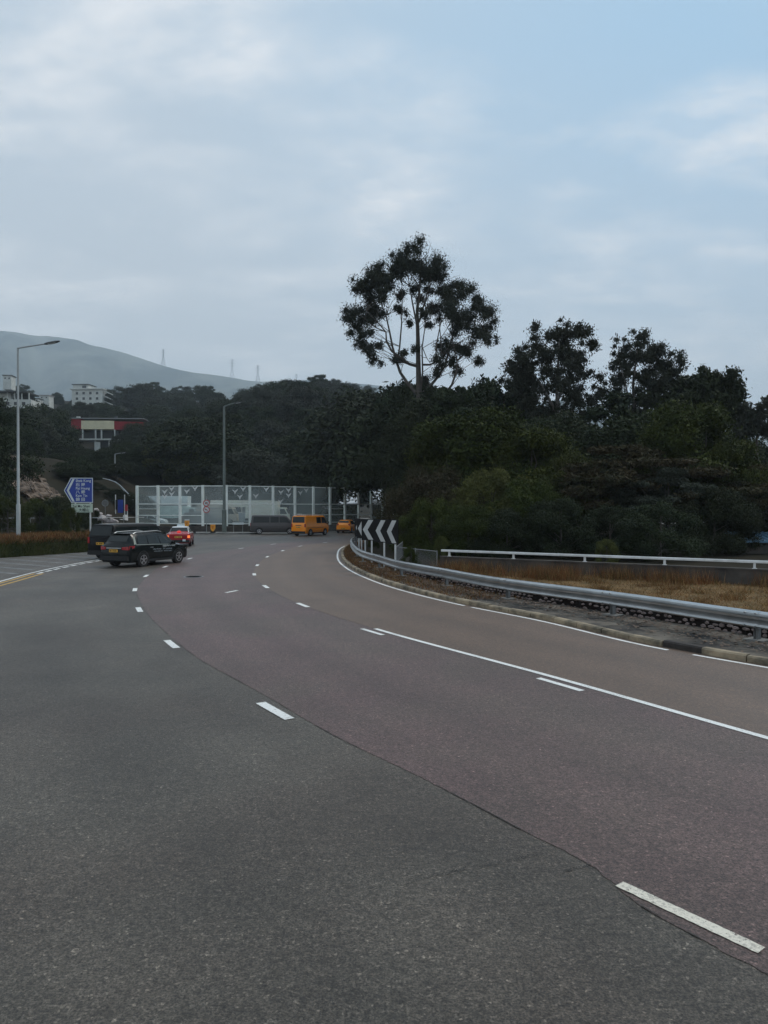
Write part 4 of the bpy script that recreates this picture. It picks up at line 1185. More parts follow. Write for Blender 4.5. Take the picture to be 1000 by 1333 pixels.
# red taxi, rear view
def build_taxi():
    t = car_root('taxi', 235.5, 56.2, -11, 'red taxi with silver-white roof and lit tail lights driving away', 'taxi')
    B = Body([(-2.34, .40, .90, .93, .74, .66), (-2.28, .26, .95, .98, .84, .74), (-1.75, .22, .97, 1.04, .85, .75), (-1.62, .22, .97, 1.06, .85, .72), (-1.08, .22, .96, 1.42, .85, .60), (-.7, .22, .96, 1.47, .85, .60), (.25, .22, .95, 1.46, .85, .60), (.50, .22, .94, 1.40, .85, .61), (1.08, .22, .92, 1.00, .85, .72), (2.05, .24, .84, .90, .83, .70), (2.28, .3, .70, .76, .76, .62), (2.33, .38, .62, .66, .7, .6)])
    B.mesh('body', M['car_red'], t)
    # silver roof and pillars
    B2 = Body([(-1.58, .965, .975, 1.07, .74, .735), (-1.07, .965, .975, 1.432, .84, .612), (-.7, .965, .975, 1.482, .85, .612), (.25, .965, .975, 1.472, .85, .612), (.5, .965, .975, 1.412, .85, .622), (1.0, .965, .975, 1.06, .80, .72)])
    mb = MB()
    B2.mesh('roof', M['car_silver'], t)
    for sd in (1, -1):
        pane(B2, -.32, -.32, .92, .50, .06, .88, sd, off=.012).build('window', M['glass'], t)
        pane(B2, -1.30, -1.04, -.38, -.38, .06, .88, sd, off=.012).build('window', M['glass'], t)
        for xx in (-1.30, 1.42): arch(t, B, xx, .31, sd); wheel(t, xx, sd*.865, .31, .19, sd)
        mb = MB(); mb.box((.72, sd*.98, 1.0), (.1, .18, .13)); mb.build('mirror', M['trim'], t)
        mb = MB(); mb.box((-2.325, sd*.50, .76), (.05, .34, .16)); mb.build('tail_light', M['tail_dull'], t)
        mb = MB(); mb.box((-2.325, sd*.75, .76), (.07, .18, .19)); mb.build('tail_light', M['tail_amber'], t)
        mb = MB(); mb.add([B.low(2.0, .95, sd, .01), B.low(2.22, .8, sd, .01), B.low(2.22, .62, sd, .01), B.low(2.0, .72, sd, .01)], [(0, 1, 2, 3)]); mb.build('headlight', M['galv'], t)
        for xx in (-.35,): pane(B, xx, xx, xx+.012, xx+.012, .1, .98, sd, n=1, off=.006, fn='low').build('door_seam', M['trim'], t)
    top_pane(B2, -1.58, -1.07, .10, .90, off=.014, wa=.9, wb=.9).build('rear_window', M['glass'], t)
    top_pane(B2, .5, 1.0, .08, .92, off=.014).build('windscreen', M['glass'], t)
    mb = MB(); mb.box((-1.62, 0, 1.09), (.05, .26, .09)); mb.build('brake_light', M['tail_lit'], t)
    mb = MB(); mb.box((-2.33, 0, .42), (.12, 1.62, .20)); mb.build('rear_bumper', M['trim'], t)
    mb = MB(); mb.box((-2.40, -.42, .50), (.01, .22, .15)); mb.build('bumper_sticker', M['sign_white'], t)
    numplate(t, -2.37, .74)
    mb = MB(); mb.prism([(-.15, 1.47), (.15, 1.47), (.10, 1.62), (-.10, 1.62)], -.28, .28); mb.build('roof_sign', M['sign_white'], t)
build_taxi()
# orange hatchback far away
def build_hatch():
    t = car_root('hatchback', 452, 85.2, 10, 'small orange hatchback farthest along the road beside the chevrons', 'car')
    B = Body([(-1.95, .40, .88, .92, .70, .62), (-1.88, .26, .92, 1.0, .82, .68), (-1.78, .22, .95, 1.12, .84, .66), (-1.45, .22, .96, 1.46, .845, .60), (-1.0, .22, .96, 1.52, .845, .60), (.1, .22, .94, 1.51, .845, .60), (.45, .22, .93, 1.40, .84, .62), (1.05, .22, .92, 1.0, .84, .70), (1.65, .24, .82, .90, .80, .66), (1.9, .34, .62, .68, .66, .55)])
    B.mesh('body', M['car_orange'], t)
    for sd in (1, -1):
        pane(B, -.15, -.15, .85, .42, .08, .88, sd).build('window', M['glass'], t)
        pane(B, -1.35, -1.15, -.22, -.22, .08, .88, sd).build('window', M['glass'], t)
        for xx in (-1.22, 1.2): arch(t, B, xx, .31, sd); wheel(t, xx, sd*.86, .31, .19, sd)
        mb = MB(); mb.box((.62, sd*.96, 1.02), (.1, .18, .13)); mb.build('mirror', M['car_orange'], t)
        mb = MB(); mb.box((-1.90, sd*.66, .95), (.07, .20, .24)); mb.build('tail_light', M['tail_dull'], t)
        mb = MB(); mb.box((1.75, sd*.55, .68), (.14, .28, .13)); mb.build('headlight', M['galv'], t)
    top_pane(B, -1.78, -1.45, .15, .85, wa=.9, wb=.88).build('rear_window', M['glass'], t)
    top_pane(B, .45, 1.05, .05, .93).build('windscreen', M['glass'], t)
    mb = MB(); mb.box((-1.90, 0, .34), (.1, 1.5, .16)); mb.build('rear_bumper', M['trim'], t)
    numplate(t, -1.96, .55)
build_hatch()

# lorries and cars standing beyond the noise barrier
def box_truck(name, px, Dd, az, label, cargo, cab, L=6.6, W=2.3, H=3.6, cat='lorry', bands=0, cabside=1):
    t = car_root(name, px, Dd, az, label, cat, .5)
    mb = MB(); mb.box((-.6, 0, 1.0 + (H-1.0)/2), (L-1.8, W, H-1.0)); cb_ = mb.build('cargo_box', M[cargo], t)
    for k in range(bands):
        for s in (-1, 1):
            mb = MB(); mb.box((-.6, s*(W/2+.012), 1.5 + k*.42), (L-1.9, .02, .12)); mb.build('side_band', M['galv_dark'], cb_)
    mb = MB(); xb = L/2 - 1.45
    mb.prism([(xb, .55), (xb, 2.45), (xb+.9, 2.45), (xb+1.35, 1.55), (xb+1.42, .55)], -W*.45, W*.45); c = mb.build('cab', M[cab], t, smooth=20)
    for s in (-1, 1):
        mb = MB(); yy = s*(W*.45+.006); mb.add([(xb+.25, yy, 1.55), (xb+1.2, yy, 1.55), (xb+.85, yy, 2.25), (xb+.25, yy, 2.25)], [(0, 1, 2, 3)]); mb.build('window', M['glass'], c)
    mb = MB(); mb.add([(xb+.93, -W*.40, 2.38), (xb+.93, W*.40, 2.38), (xb+1.35, W*.40, 1.60), (xb+1.35, -W*.40, 1.60)], [(0, 1, 2, 3)]); mb.build('windscreen', M['glass'], c)
    mb = MB(); mb.box((-.3, 0, .8), (L-.9, .9, .25)); mb.build('chassis', M['trim'], t)
    for x in (-L/2+1.3, L/2-.8):
        for s in (-1, 1): wheel(t, x, s*W*.46, .42, .25, s, rim='galv_dark')
    return t
box_truck('box_truck', 224, 106, 88, 'white box lorry with grey side bands behind the left barrier panels', 'truck_white', 'truck_white', L=8.0, H=4.1, bands=4)
box_truck('box_truck', 233, 100, 88, 'pale mint box lorry standing in front of the taller white lorry', 'truck_mint', 'truck_mint', L=5.6, H=2.6)
box_truck('box_truck', 283, 100.5, 90, 'beige box lorry behind the barrier near the round signs', 'truck_beige', 'truck_beige', L=5.6, H=2.9, bands=3)
box_truck('box_truck', 348, 100, 90, 'cream box lorry behind the barrier above the grey van', 'truck_cream', 'truck_cream', L=6.2, H=3.3)
def build_coach():
    t = car_root('coach', 318, 107, 90, 'long grey coach with cream upper half behind the barrier', 'coach', .5)
    L, W, H = 9.5, 2.4, 3.5
    mb = MB(); mb.box((0, 0, .4 + .65), (L, W, 1.3)); mb.build('lower_body', M['truck_grey'], t)
    mb = MB(); mb.prism([(-L/2, 1.705), (L/2, 1.705), (L/2-.35, H), (-L/2+.1, H)], -W/2+.03, W/2-.03); u_ = mb.build('upper_body', M['truck_cream'], t)
    for s in (-1, 1):
        for k in range(6):
            mb = MB(); mb.box((-L/2+1.0 + k*1.45, s*(W/2-.02), 2.15), (1.3, .03, .7)); mb.build('window', M['window_dark'], u_)
        for x in (-L/2+2.2, L/2-2.0): wheel(t, x, s*W*.49, .46, .25, s, rim='galv_dark')
    mb = MB(); mb.add([(L/2+.005, -W*.42, 1.8), (L/2+.005, W*.42, 1.8), (L/2-.28, W*.42, 3.2), (L/2-.28, -W*.42, 3.2)], [(0, 1, 2, 3)]); mb.build('windscreen', M['glass'], t)
build_coach()
van_like('estate_car', 196, 97, 92, 'silver car seen low through the leftmost barrier panels', 'car_silver', 4.4, 1.75, 1.45, 'three', bonnet=1.1, wheel_r=.31, cat='car', z=.5, belt=.55)
van_like('van', 262, 97.2, 88, 'dark van behind the third barrier panel', 'car_grey', 4.6, 1.75, 1.8, 'three', bonnet=.6, wheel_r=.31, z=.5)

# ------------------------------------------------------------------ things at the far left
def build_rail(name, pts, z0, h, label, r=.03, mids=1, sp=2.0):
    x0, y0 = pts[0]; t = empty(name, (x0, y0, z0), 0, label, 'railing')
    mb = MB()
    for lv in range(mids + 1):
        z = h * (1 - lv / (mids + 1.0) )
        mb.tube([(p[0]-x0, p[1]-y0, z) for p in pts], r*.8, n=5)
    mb.build('rail', M['galv'], t)
    for a, b in zip(pts, pts[1:]):
        L = math.hypot(b[0]-a[0], b[1]-a[1]); n = max(1, int(L/sp))
        for k in range(n):
            x = a[0] + (b[0]-a[0])*k/n - x0; y = a[1] + (b[1]-a[1])*k/n - y0
            mb = MB(); mb.cyl((x, y, -.4), (x, y, h), r, n=6); mb.build('post', M['galv'], t)
build_rail('railing', [(-40, 62), (-31, 64), (-25.5, 66), (-23, 70)], .9, 1.1, 'grey pedestrian railing behind the bushes on the left bank')
# curved stair handrails climbing the slope
st = empty('stair_handrail', (X(150, 96), 96, 0), 0, 'bundle of curved steel stair handrails climbing the slope left of the barrier', 'handrail')
for k in range(4):
    pts = []
    for q in ((131 + k*3, 622 + k*.6), (143 + k*2.6, 624.5 + k), (149 + k*2.4, 627 + k*1.5), (156 + k*2, 632.5 + k*1.5), (163 + k*1.6, 640 + k), (169 + k*1.4, 650), (173 + k*1.2, 661)):
        dd = 99 - k*1.1
        pts.append((X(q[0], dd) - X(150, 96), dd - 96, Z(q[1], dd)))
    mb = MB(); mb.tube(pts, .045, n=5); mb.build('rail', M['galv'], st)
t = empty('round_sign', (X(137, 84), 84, 0), .3, 'grey-faced round traffic sign on a post left of the stairs', 'traffic sign')
mb = MB(); mb.cyl((0, .05, -.2), (0, .05, Z(650, 84)), .04, n=6); mb.build('post', M['galv_dark'], t)
mb = MB(); disc(mb, 0, 0, Z(655, 84), .38); pl = mb.build('sign_plate', M['galv_dark'], t)
mb = MB(); disc(mb, 0, -.014, Z(655, 84), .30, .006); mb.build('face', M['concrete'], pl)
t = empty('blue_sign', (X(157, 90), 90, 0), 0, 'narrow dark blue information board between posts left of the barrier', 'sign board')
mb = MB(); mb.box((0, 0, Z(659, 90)), (.66, .05, 1.6)); mb.build('board', M['sign_blue'], t)
mb = MB(); mb.box((-.52, 0, Z(657, 90)), (.18, .06, 1.2)); mb.build('side_strip', M['black'], t)
for s in (-.62, .5):
    mb = MB(); mb.box((s, .03, Z(664, 90)/2 + .9), (.09, .09, Z(664, 90) + 2.0)); mb.build('post', M['rail_white'], t)
t = empty('red_sign', (X(164.5, 89), 89, 0), 0, 'small red and white board on a white post beside the blue board', 'sign board')
mb = MB(); mb.box((0, 0, Z(661, 89)), (.34, .04, .75)); mb.build('board', M['sign_red'], t)
mb = MB(); mb.box((.12, .04, 1.5), (.10, .06, 3.2)); mb.build('post', M['rail_white'], t)
def barrier_block(px, Dd, z, h, label):
    t = empty('plastic_barrier', (X(px, Dd), Dd, z), random.uniform(-.4, .4), label, 'plastic barrier', 'white plastic barriers left of the noise barrier')
    mb = MB(); mb.prism([(-.35, 0), (.35, 0), (.30, .15), (.16, .35), (.12, h), (-.12, h), (-.16, .35), (-.30, .15)], -.3, .3); mb.build('body', M['white_paint'], t, smooth=30)
    mb = MB(); mb.box((0, 0, h + .03), (.16, .4, .06)); mb.build('cap', M['white_paint'], t)
for a in ((157.5, 87, .25, 1.25, 'white plastic barrier, left of the pair below the red board'), (163.5, 88, .4, 1.6, 'tall white plastic barrier directly below the red board'), (170, 88.5, .2, .7, 'low white plastic barrier nearest the left end of the noise barrier')): barrier_block(*a)

def rock(name, x, y, z, s, mat, label, group, seed, sq=.7):
    rnd = random.Random(seed); bm = bmesh.new(); bmesh.ops.create_icosphere(bm, subdivisions=2, radius=1)
    for v in bm.verts:
        n_ = mnoise.noise(v.co*1.3 + Vector((seed*3.1, 0, 0)))
        v.co *= 1 + .45*n_; v.co = Vector((v.co.x*s*rnd.uniform(.98, 1.02), v.co.y*s, v.co.z*s*sq))
    me = bpy.data.meshes.new(name); bm.to_mesh(me); bm.free(); me.materials.append(mat)
    o = link(me, name, None, (x, y, z)); o.rotation_euler = (0, 0, rnd.uniform(0, 6)); tag(o, label, 'rock', group); return o
for i, (px, py, s) in enumerate([(124, 665, .45), (130, 669, .3), (135, 675, .55), (141, 677, .5), (147, 678, .45), (129, 676, .35), (152, 679, .4), (145, 672, .3)]):
    rock('boulder', X(px, 78), 78 - i*.1, Z(py, 78), s, M['rock_pale'], 'pale boulder in the heap right of the direction sign', 'pale boulders heaped right of the direction sign', i+3)
# rocky cut slope on the left
def build_cut():
    mb = MB(); nx_, nz_ = 70, 46; n_ = nx_ + 1
    for j in range(nz_ + 1):
        v = j / nz_
        for i in range(n_):
            u_ = i / nx_; px = 18 + 68*u_
            top = 594 + 52*u_**1.1; py = top + 44*(1 - v)
            d_ = ground_hit(px, py) or 120
            nz = mnoise.fractal(Vector((u_*7, v*6, 2)), .9, 2.1, 6); e = min(u_, 1-u_, v, 1-v)
            off = (.9 + nz*1.1) * sm(0, .15, e) - .25
            mb.v.append((X(px, d_), d_ - off, Z(py, d_) + off*.35))
    for j in range(nz_):
        for i in range(nx_): a = j*n_+i; mb.f.append((a, a+1, a+n_+1, a+n_)); mb.m.append(0)
    tag(mb.build('rock_slope', M['rock_brown'], smooth=25), kind='structure')
build_cut()
rr_ = random.Random(77)
for i in range(55):
    u_ = rr_.uniform(0, 1); px = 20 + 66*u_; py = 594 + 52*u_**1.1 + rr_.uniform(2, 42)
    d_ = ground_hit(px, py)
    if d_ is None: continue
    rock('slope_rock', X(px, d_), d_ - .9, Z(py, d_) + .1, rr_.uniform(.3, .85), M['rock_brown'], 'brown rock on the cut slope left of the direction sign', 'brown rocks on the cut slope', 100 + i, .6)

# ------------------------------------------------------------------ buildings
def win(parent, x, y, z, w_, h_, M_='window_dark'):
    mb = MB(); mb.box((x, y, z), (w_, .12, h_)); f = mb.build('window', M['render_white'], parent)
    mb = MB(); mb.box((x, y - .07, z), (w_*.84, .04, h_*.84)); mb.build('pane', M[M_], f)
def build_white_block():
    Dd = 372; s = Dd/950; zb = Z(527, Dd); t = empty('apartment_block', (X(94, Dd), Dd, zb), R(-4), 'white four-storey block with flat roof on the wooded hillside', 'building')
    W_ = 41*s; H_ = 19.5*s
    mb = MB(); mb.box((W_/2, 5, H_/2 - 4), (W_, 10, H_ + 8)); mb.build('wall', M['render_white'], t)
    mb = MB(); mb.box((W_/2 - .2, 5, H_ + .25), (W_ + 1.4, 11.2, .5)); rf = mb.build('roof', M['render_white'], t)
    mb = MB(); mb.box((W_*.26, 5, H_ + 1.6), (W_*.5, 8, 2.2)); ph = mb.build('rooftop_room', M['render_white'], t)
    mb = MB(); mb.box((W_*.26, 5, H_ + 2.85), (W_*.56, 9.2, .3)); mb.build('rooftop_slab', M['render_dark'], t)
    win(t, W_*.38, .95, H_ + 1.6, W_*.16, 1.5)
    mb = MB()
    mb.box((W_*.76, .4, H_ + 1.15), (W_*.48, .06, .08))
    for k in range(9): mb.box((W_*.53 + k*W_*.057, .4, H_ + .8), (.06, .06, .7))
    mb.build('roof_railing', M['galv'], t)
    for r_ in range(3):
        for k in range(4):
            win(t, W_*(.17 + k*.22), -.03, H_*(.84 - r_*.36) - .6, 1.5, 1.5)
    for r_ in range(3):
        mb = MB(); mb.prism([(W_, H_*(1 - r_*.34) - .2), (W_ + 4.6, H_*(1 - r_*.34) - 2.2), (W_ + 4.6, H_*(1 - r_*.34) - 2.7), (W_, H_*(1 - r_*.34) - .8)], 1, 2.2); mb.build('stair_flight', M['render_white'], t)
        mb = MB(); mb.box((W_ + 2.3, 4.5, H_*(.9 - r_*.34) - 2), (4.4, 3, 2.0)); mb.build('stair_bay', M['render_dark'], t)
build_white_block()
def small_house(px, py, Dd, wpx, hpx, label, mat='render_white', roof='render_dark'):
    s = Dd/950; t = empty('house', (X(px, Dd), Dd, Z(py, Dd)), R(random.uniform(-8, 8)), label, 'house')
    W_, H_ = wpx*s, hpx*s
    mb = MB(); mb.box((0, 3, H_/2 - 2), (W_, 6, H_ + 4)); mb.build('wall', M[mat], t)
    mb = MB(); mb.box((0, 3, H_ + .15), (W_ + .8, 6.8, .3)); mb.build('roof', M[roof], t)
    for k in (-1, 1): win(t, k*W_*.25, -.03, H_*.55, max(.8, W_*.16), max(.8, H_*.3))
small_house(164, 514, 392, 7, 6, 'small white house poking out of the trees right of the white block')
small_house(58, 521, 400, 12, 6, 'distant white house left of the white block', roof='rock_pale')
small_house(47, 524, 385, 6, 5, 'tiny pale house lowest at the left of the distant white house')
small_house(10, 497, 380, 10, 8, 'white house high on the far left skyline')
# far left house with dark roof and open terrace
Dd = 185; s = Dd/950; t = empty('villa', (X(-8, Dd), Dd, Z(531, Dd)), R(5), 'white villa with a dark flat roof and open terrace at far left', 'building')
mb = MB(); mb.box((23*s, 4, 1.1), (46*s, 7, 2.4)); mb.build('terrace_wall', M['render_white'], t)
mb = MB(); mb.box((9*s, 5, 3.1), (18*s, 6, 1.9)); mb.build('wall', M['render_white'], t)
mb = MB(); mb.box((20*s, 4, 4.25), (44*s, 8, .35)); mb.build('roof', M['render_dark'], t)
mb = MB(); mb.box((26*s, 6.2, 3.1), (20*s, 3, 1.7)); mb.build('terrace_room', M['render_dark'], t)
for k in range(4):
    mb = MB(); mb.box(((16 + k*9)*s, .8, 3.1), (.25, .25, 1.8)); mb.build('column', M['render_white'], t)
for k in range(4): win(t, (7 + k*10)*s, .47, 1.2, 1.0, 1.0)
mb = MB(); mb.box((26*s, 2, -2.6), (42*s, 5, 5)); mb.build('retaining_wall', M['rock_brown'], t)
# banner building: long red fascia with cream cloth, open frame below
Dd = 215; s = Dd/950; t = empty('open_fronted_building', (X(93, Dd), Dd, Z(592, Dd)), R(3), 'open-fronted hillside building with a red and cream banner along its roof', 'building')
def bx2(px0, px1, py0, py1, y0, y1, mat, nm):
    mb = MB(); mb.box(((px0+px1)/2*s - 93*s, (y0+y1)/2, (592-(py0+py1)/2)*s), (abs(px1-px0)*s, abs(y1-y0), abs(py1-py0)*s)); return mb.build(nm, M[mat], t)
bx2(93, 106, 545, 558, 0, 5, 'cloth_red', 'red_fascia'); bx2(106, 148, 547.5, 558.5, -.1, 5, 'cloth_cream', 'cream_banner')
mb = MB(); mb.prism([(55*s, 44*s), (92*s, 43*s), (90*s, 33.5*s), (55*s, 33*s)], 0, 5); mb.build('red_fascia', M['cloth_red'], t)
bx2(93, 186, 544, 545.2, -.4, 6, 'galv_dark', 'roof_edge')
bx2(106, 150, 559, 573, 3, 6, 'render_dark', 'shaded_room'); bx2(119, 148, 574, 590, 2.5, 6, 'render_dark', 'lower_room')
bx2(104, 152, 571, 573, -.6, 5, 'render_white', 'floor_slab'); bx2(121, 143, 588, 591.5, -1.4, 5, 'render_white', 'floor_slab')
for px in (107, 123.5, 131, 148): bx2(px, px+1.4, 559, 571, -.2, .3, 'render_white', 'column')
for px in (123, 141): bx2(px, px+1.3, 573, 588, -.2, .3, 'render_white', 'column')
bx2(123, 130, 575, 586, -.1, .3, 'render_white', 'door_panel')
bx2(98, 102, 541.5, 545, 1, 2, 'render_white', 'water_tank'); bx2(147, 150, 540.5, 544, 1, 2, 'render_dark', 'water_tank')

# blue roofed shed far right
Dd = 38; t = empty('shed', (X(1000, Dd), Dd, .3), R(-8), 'low shed with a pale blue metal roof half hidden at the right edge', 'shed')
mb = MB(); mb.box((0, 1.2, .35), (2.1, 2.0, .95)); mb.build('wall', M['dark_concrete'], t)
mb = MB(); mb.box((0, 1.2, 1.02), (2.7, 2.7, .1), M=Matrix.Rotation(R(8), 4, 'X'))
for k in range(9): mb.box((-1.2 + k*.3, 1.2, 1.09), (.05, 2.7, .05), M=Matrix.Rotation(R(8), 4, 'X'))
mb.build('roof', M['roof_blue'], t)

# pylons on the ridge
def pylon(px, pt, pb, Dd, label):
    H_ = (pb-pt)*Dd/950 + 12; t = empty('pylon', (X(px, Dd), Dd, Z(pb, Dd) - 12), R(random.uniform(-20, 20)), label, 'pylon', 'pylons on the mountain ridge')
    mb = MB(); wb = H_*.13; wt = H_*.018; T = .75
    lv = [0, .25, .45, .6, .72, .82, .9, 1.0]
    def c(f, i):
        w_ = wb + (wt-wb)*min(1, f/.62)**.8 if f < .62 else wt*1.3
        return Vector(((-1, 1, 1, -1)[i]*w_, (-1, -1, 1, 1)[i]*w_, H_*f))
    for a, b in zip(lv, lv[1:]):
        for i in range(4):
            mb.tube([c(a, i), c(b, i)], T, n=4); mb.tube([c(a, i), c(b, (i+1) % 4)], T*.6, n=3); mb.tube([c(a, (i+1) % 4), c(b, i)], T*.6, n=3)
    mb.build('tower', M['galv_dark'], t)
    for f, l in ((.66, .14), (.79, .17), (.92, .13)):
        mb = MB(); z = H_*f
        for s in (-1, 1):
            mb.tube([(0, 0, z + H_*.03), (s*H_*l, 0, z)], T*.8, n=4); mb.tube([(0, 0, z - H_*.01), (s*H_*l, 0, z)], T*.8, n=4)
            mb.tube([(s*H_*l, 0, z), (s*H_*l, 0, z - H_*.045)], T*.7, n=4)
        mb.build('cross_arm', M['galv_dark'], t)
pylon(213, 455, 474, 4000, 'pylon farthest left, standing alone on the mountain slope')
pylon(302.5, 468, 491, 4000, 'middle pylon on the ridge, left of the right-hand one')
pylon(336, 475, 495, 4000, 'pylon on the ridge nearest the big trees')
pylon(386, 487, 497, 4300, 'faintest and smallest pylon, right of the other three')

# ------------------------------------------------------------------ trees
rng = np.random.default_rng(11)
def leaves_mesh(name, blobs, n, ll, lw, mat, droop=.2, surf=2.0):
    B_ = np.array([(b[0], b[1], b[2], b[3], b[4] if len(b) > 4 else .8) for b in blobs], dtype=float)
    p = B_[:, 3]**2.0; p /= p.sum()
    idx = rng.choice(len(B_), n, p=p)
    d_ = rng.normal(size=(n, 3)); d_ /= np.linalg.norm(d_, axis=1)[:, None]
    r = np.minimum(np.abs(rng.normal(size=n))*.62, 1.25) if surf == 0 else rng.random(n)**(1/surf)
    # ragged edge: a few leaves reach beyond
    r *= 1 + (.10 if surf == 0 else .28)*np.abs(rng.normal(size=n))*(rng.random(n) < .35)
    c = B_[idx, :3] + d_*(r*B_[idx, 3])[:, None]*np.stack([np.ones(n), np.ones(n), B_[idx, 4]], 1)
    a = rng.normal(size=(n, 3)); a[:, 2] -= droop*2; a /= np.linalg.norm(a, axis=1)[:, None]
    nr = d_*.7 + rng.normal(size=(n, 3))*.6; nr[:, 2] += .35
    b = np.cross(a, nr); b /= (np.linalg.norm(b, axis=1)[:, None] + 1e-9)
    L = ll*rng.uniform(.6, 1.4, n)[:, None]; Wd = lw*rng.uniform(.6, 1.4, n)[:, None]
    V = np.stack([c - a*L*.5, c + b*Wd*.5 - a*L*.08, c + a*L*.5, c - b*Wd*.5 - a*L*.08], 1).reshape(-1, 3)
    me = bpy.data.meshes.new(name)
    me.vertices.add(4*n); me.vertices.foreach_set('co', V.astype(np.float32).ravel())
    me.loops.add(4*n); me.loops.foreach_set('vertex_index', np.arange(4*n, dtype=np.int32))
    me.polygons.add(n); me.polygons.foreach_set('loop_start', np.arange(0, 4*n, 4, dtype=np.int32))
    me.update(calc_edges=True); me.materials.append(mat)
    return me
def limbs(blobs, H, r, base_frac=.35, n_=14, seed=1, lean=0):
    rnd = random.Random(seed); mb = MB()
    top = max(b[2] for b in blobs)
    mb.tube([(0, 0, -.8), (lean*.2, 0, H*.2), (lean*.5, .1, H*.45), (lean, 0, top*.9)], [r*1.3, r, r*.7, r*.2], n=8)
    for b in rnd.sample(blobs, min(n_, len(blobs))):
        z0 = max(H*.12, b[2]*rnd.uniform(.35, .65)); f = z0/(top*.9); s_ = Vector((lean*f, 0, z0)); e = Vector(b[:3])
        m1 = s_.lerp(e, .5) + Vector((rnd.uniform(-.05, .05)*H, rnd.uniform(-.04, .04)*H, -.03*H))
        mb.tube([s_, m1, e], [r*.42, r*.28, r*.08], n=5)
    return mb
def gen_blobs(kind, H, seed):
    rnd = random.Random(seed); bl = []
    if kind == 'broad':
        for i in range(52):
            th = rnd.uniform(0, 6.28); u = rnd.uniform(-.75, 1); rr = math.sqrt(1-u*u)*rnd.uniform(.75, 1.05)
            k = 1 + .22*math.sin(th*3 + seed) 
            bl.append((H*.40*rr*k*math.cos(th), H*.40*rr*k*math.sin(th), H*(.54 + .38*u*rnd.uniform(.85, 1.1)), H*rnd.uniform(.07, .15), .75))
        for i in range(12): bl.append((H*rnd.gauss(0, .15), H*rnd.gauss(0, .15), H*rnd.uniform(.35, .7), H*.16, .8))
    elif kind == 'tall':
        for i in range(46):
            f = rnd.random(); z = .38 + .60*f; wd = .26*math.sin(min(1, (z-.25)/.8)*math.pi)**.7 + .05
            th = rnd.uniform(0, 6.28); rr = wd*rnd.uniform(.45, 1.1)
            bl.append((H*rr*math.cos(th), H*rr*math.sin(th), H*z, H*rnd.uniform(.04, .09), .85))
    elif kind == 'euc':
        for c in range(9):
            th = rnd.uniform(0, 6.28); rr = rnd.uniform(.08, .26); z = rnd.uniform(.5, .93); 
            cx_, cy_, cz_ = H*rr*math.cos(th), H*rr*math.sin(th), H*(z - rr*.3)
            for i in range(7):
                bl.append((cx_ + H*rnd.gauss(0, .05), cy_ + H*rnd.gauss(0, .05), min(H*.97, cz_ + H*rnd.gauss(0, .045)), H*rnd.uniform(.025, .06), .9))
    elif kind == 'bush':
        for i in range(44):
            th = rnd.uniform(0, 6.28); u = rnd.random(); rr = math.sqrt(1 - u*u)*rnd.uniform(.5, 1.05)
            bl.append((H*.75*rr*math.cos(th), H*.75*rr*math.sin(th), H*(.1 + .72*u), H*rnd.uniform(.10, .2), .8))
    elif kind == 'spread':        # flat layered sprays
        for i in range(60):
            th = rnd.uniform(0, 6.28); rr = math.sqrt(rnd.random())*.62; z = .35 + .6*rnd.random()*(1 - rr*.6)
            bl.append((H*rr*math.cos(th), H*rr*math.sin(th), H*z, H*rnd.uniform(.08, .15), .32))
    return bl
PROTO = {}
def proto(kind, var, mat, n, ll, lw, droop=.2, bark='bark', r=.18, n_limbs=14):
    H = 10.0; bl = gen_blobs(kind, H, var*17 + len(kind))
    cm = leaves_mesh('crown', bl, n, ll, lw, M[mat], droop)
    tm = limbs(bl, H, r, seed=var, n_=n_limbs, lean=random.uniform(-.5, .5)).mesh('trunk', M[bark], smooth=60)
    return (cm, tm)
def tree(pr, name, x, y, z, H, wf, label, group=None, cat='tree', rz=None, parts=('trunk', 'crown')):
    t = empty(name, (x, y, z), random.uniform(0, 6.28) if rz is None else rz, label, cat, group)
    t.scale = (H/10*wf, H/10*wf, H/10)
    c = link(pr[0], parts[1], t); k = link(pr[1], parts[0], t)
    return t
pr_near_broad = [proto('broad', v, m, 52000, .25, .13) for v, m in ((1, 'leaf_green'), (2, 'leaf_dark'), (3, 'leaf_green'))]
pr_spread = [proto('spread', 1, 'leaf_rust', 34000, .40, .11, .1), proto('spread', 2, 'leaf_grey', 34000, .40, .11, .1)]
pr_rustbush = [proto('bush', 4, 'leaf_rust', 34000, .36, .10, .1), proto('bush', 5, 'leaf_green', 34000, .38, .11, .1), proto('bush', 6, 'leaf_yellow', 30000, .36, .11, .1), proto('bush', 7, 'leaf_dark', 34000, .36, .13)]
pr_euc = [proto('euc', v, 'leaf_euc', 17000, .30, .10, .5, 'bark_pale', .16, 34) for v in (1, 2, 3)]
pr_tall = [proto('tall', v, 'leaf_dark', 17000, .34, .13, .3, 'bark', .16, 20) for v in (1, 2, 3)]
pr_far = [proto('broad', v, 'leaf_dark', 22000, .34, .17) for v in (11, 12, 13)] + [proto('broad', 14, 'leaf_grey', 22000, .36, .15), proto('tall', 15, 'leaf_dark', 18000, .32, .15)]
pr_far_y = proto('broad', 16, 'leaf_yellow', 22000, .32, .15)

def place(pr, name, px, Dd, top, wf, label, group=None, zg=None, cat='tree', parts=('trunk', 'crown')):
    x = X(px, Dd)
    if zg is None: zg = zplat(x, Dd) if x > -2 and Dd < 89 else hterr(x, Dd)
    return tree(pr, name, x, Dd, zg, Z(top, Dd) - zg, wf, label, group, cat, parts=parts)

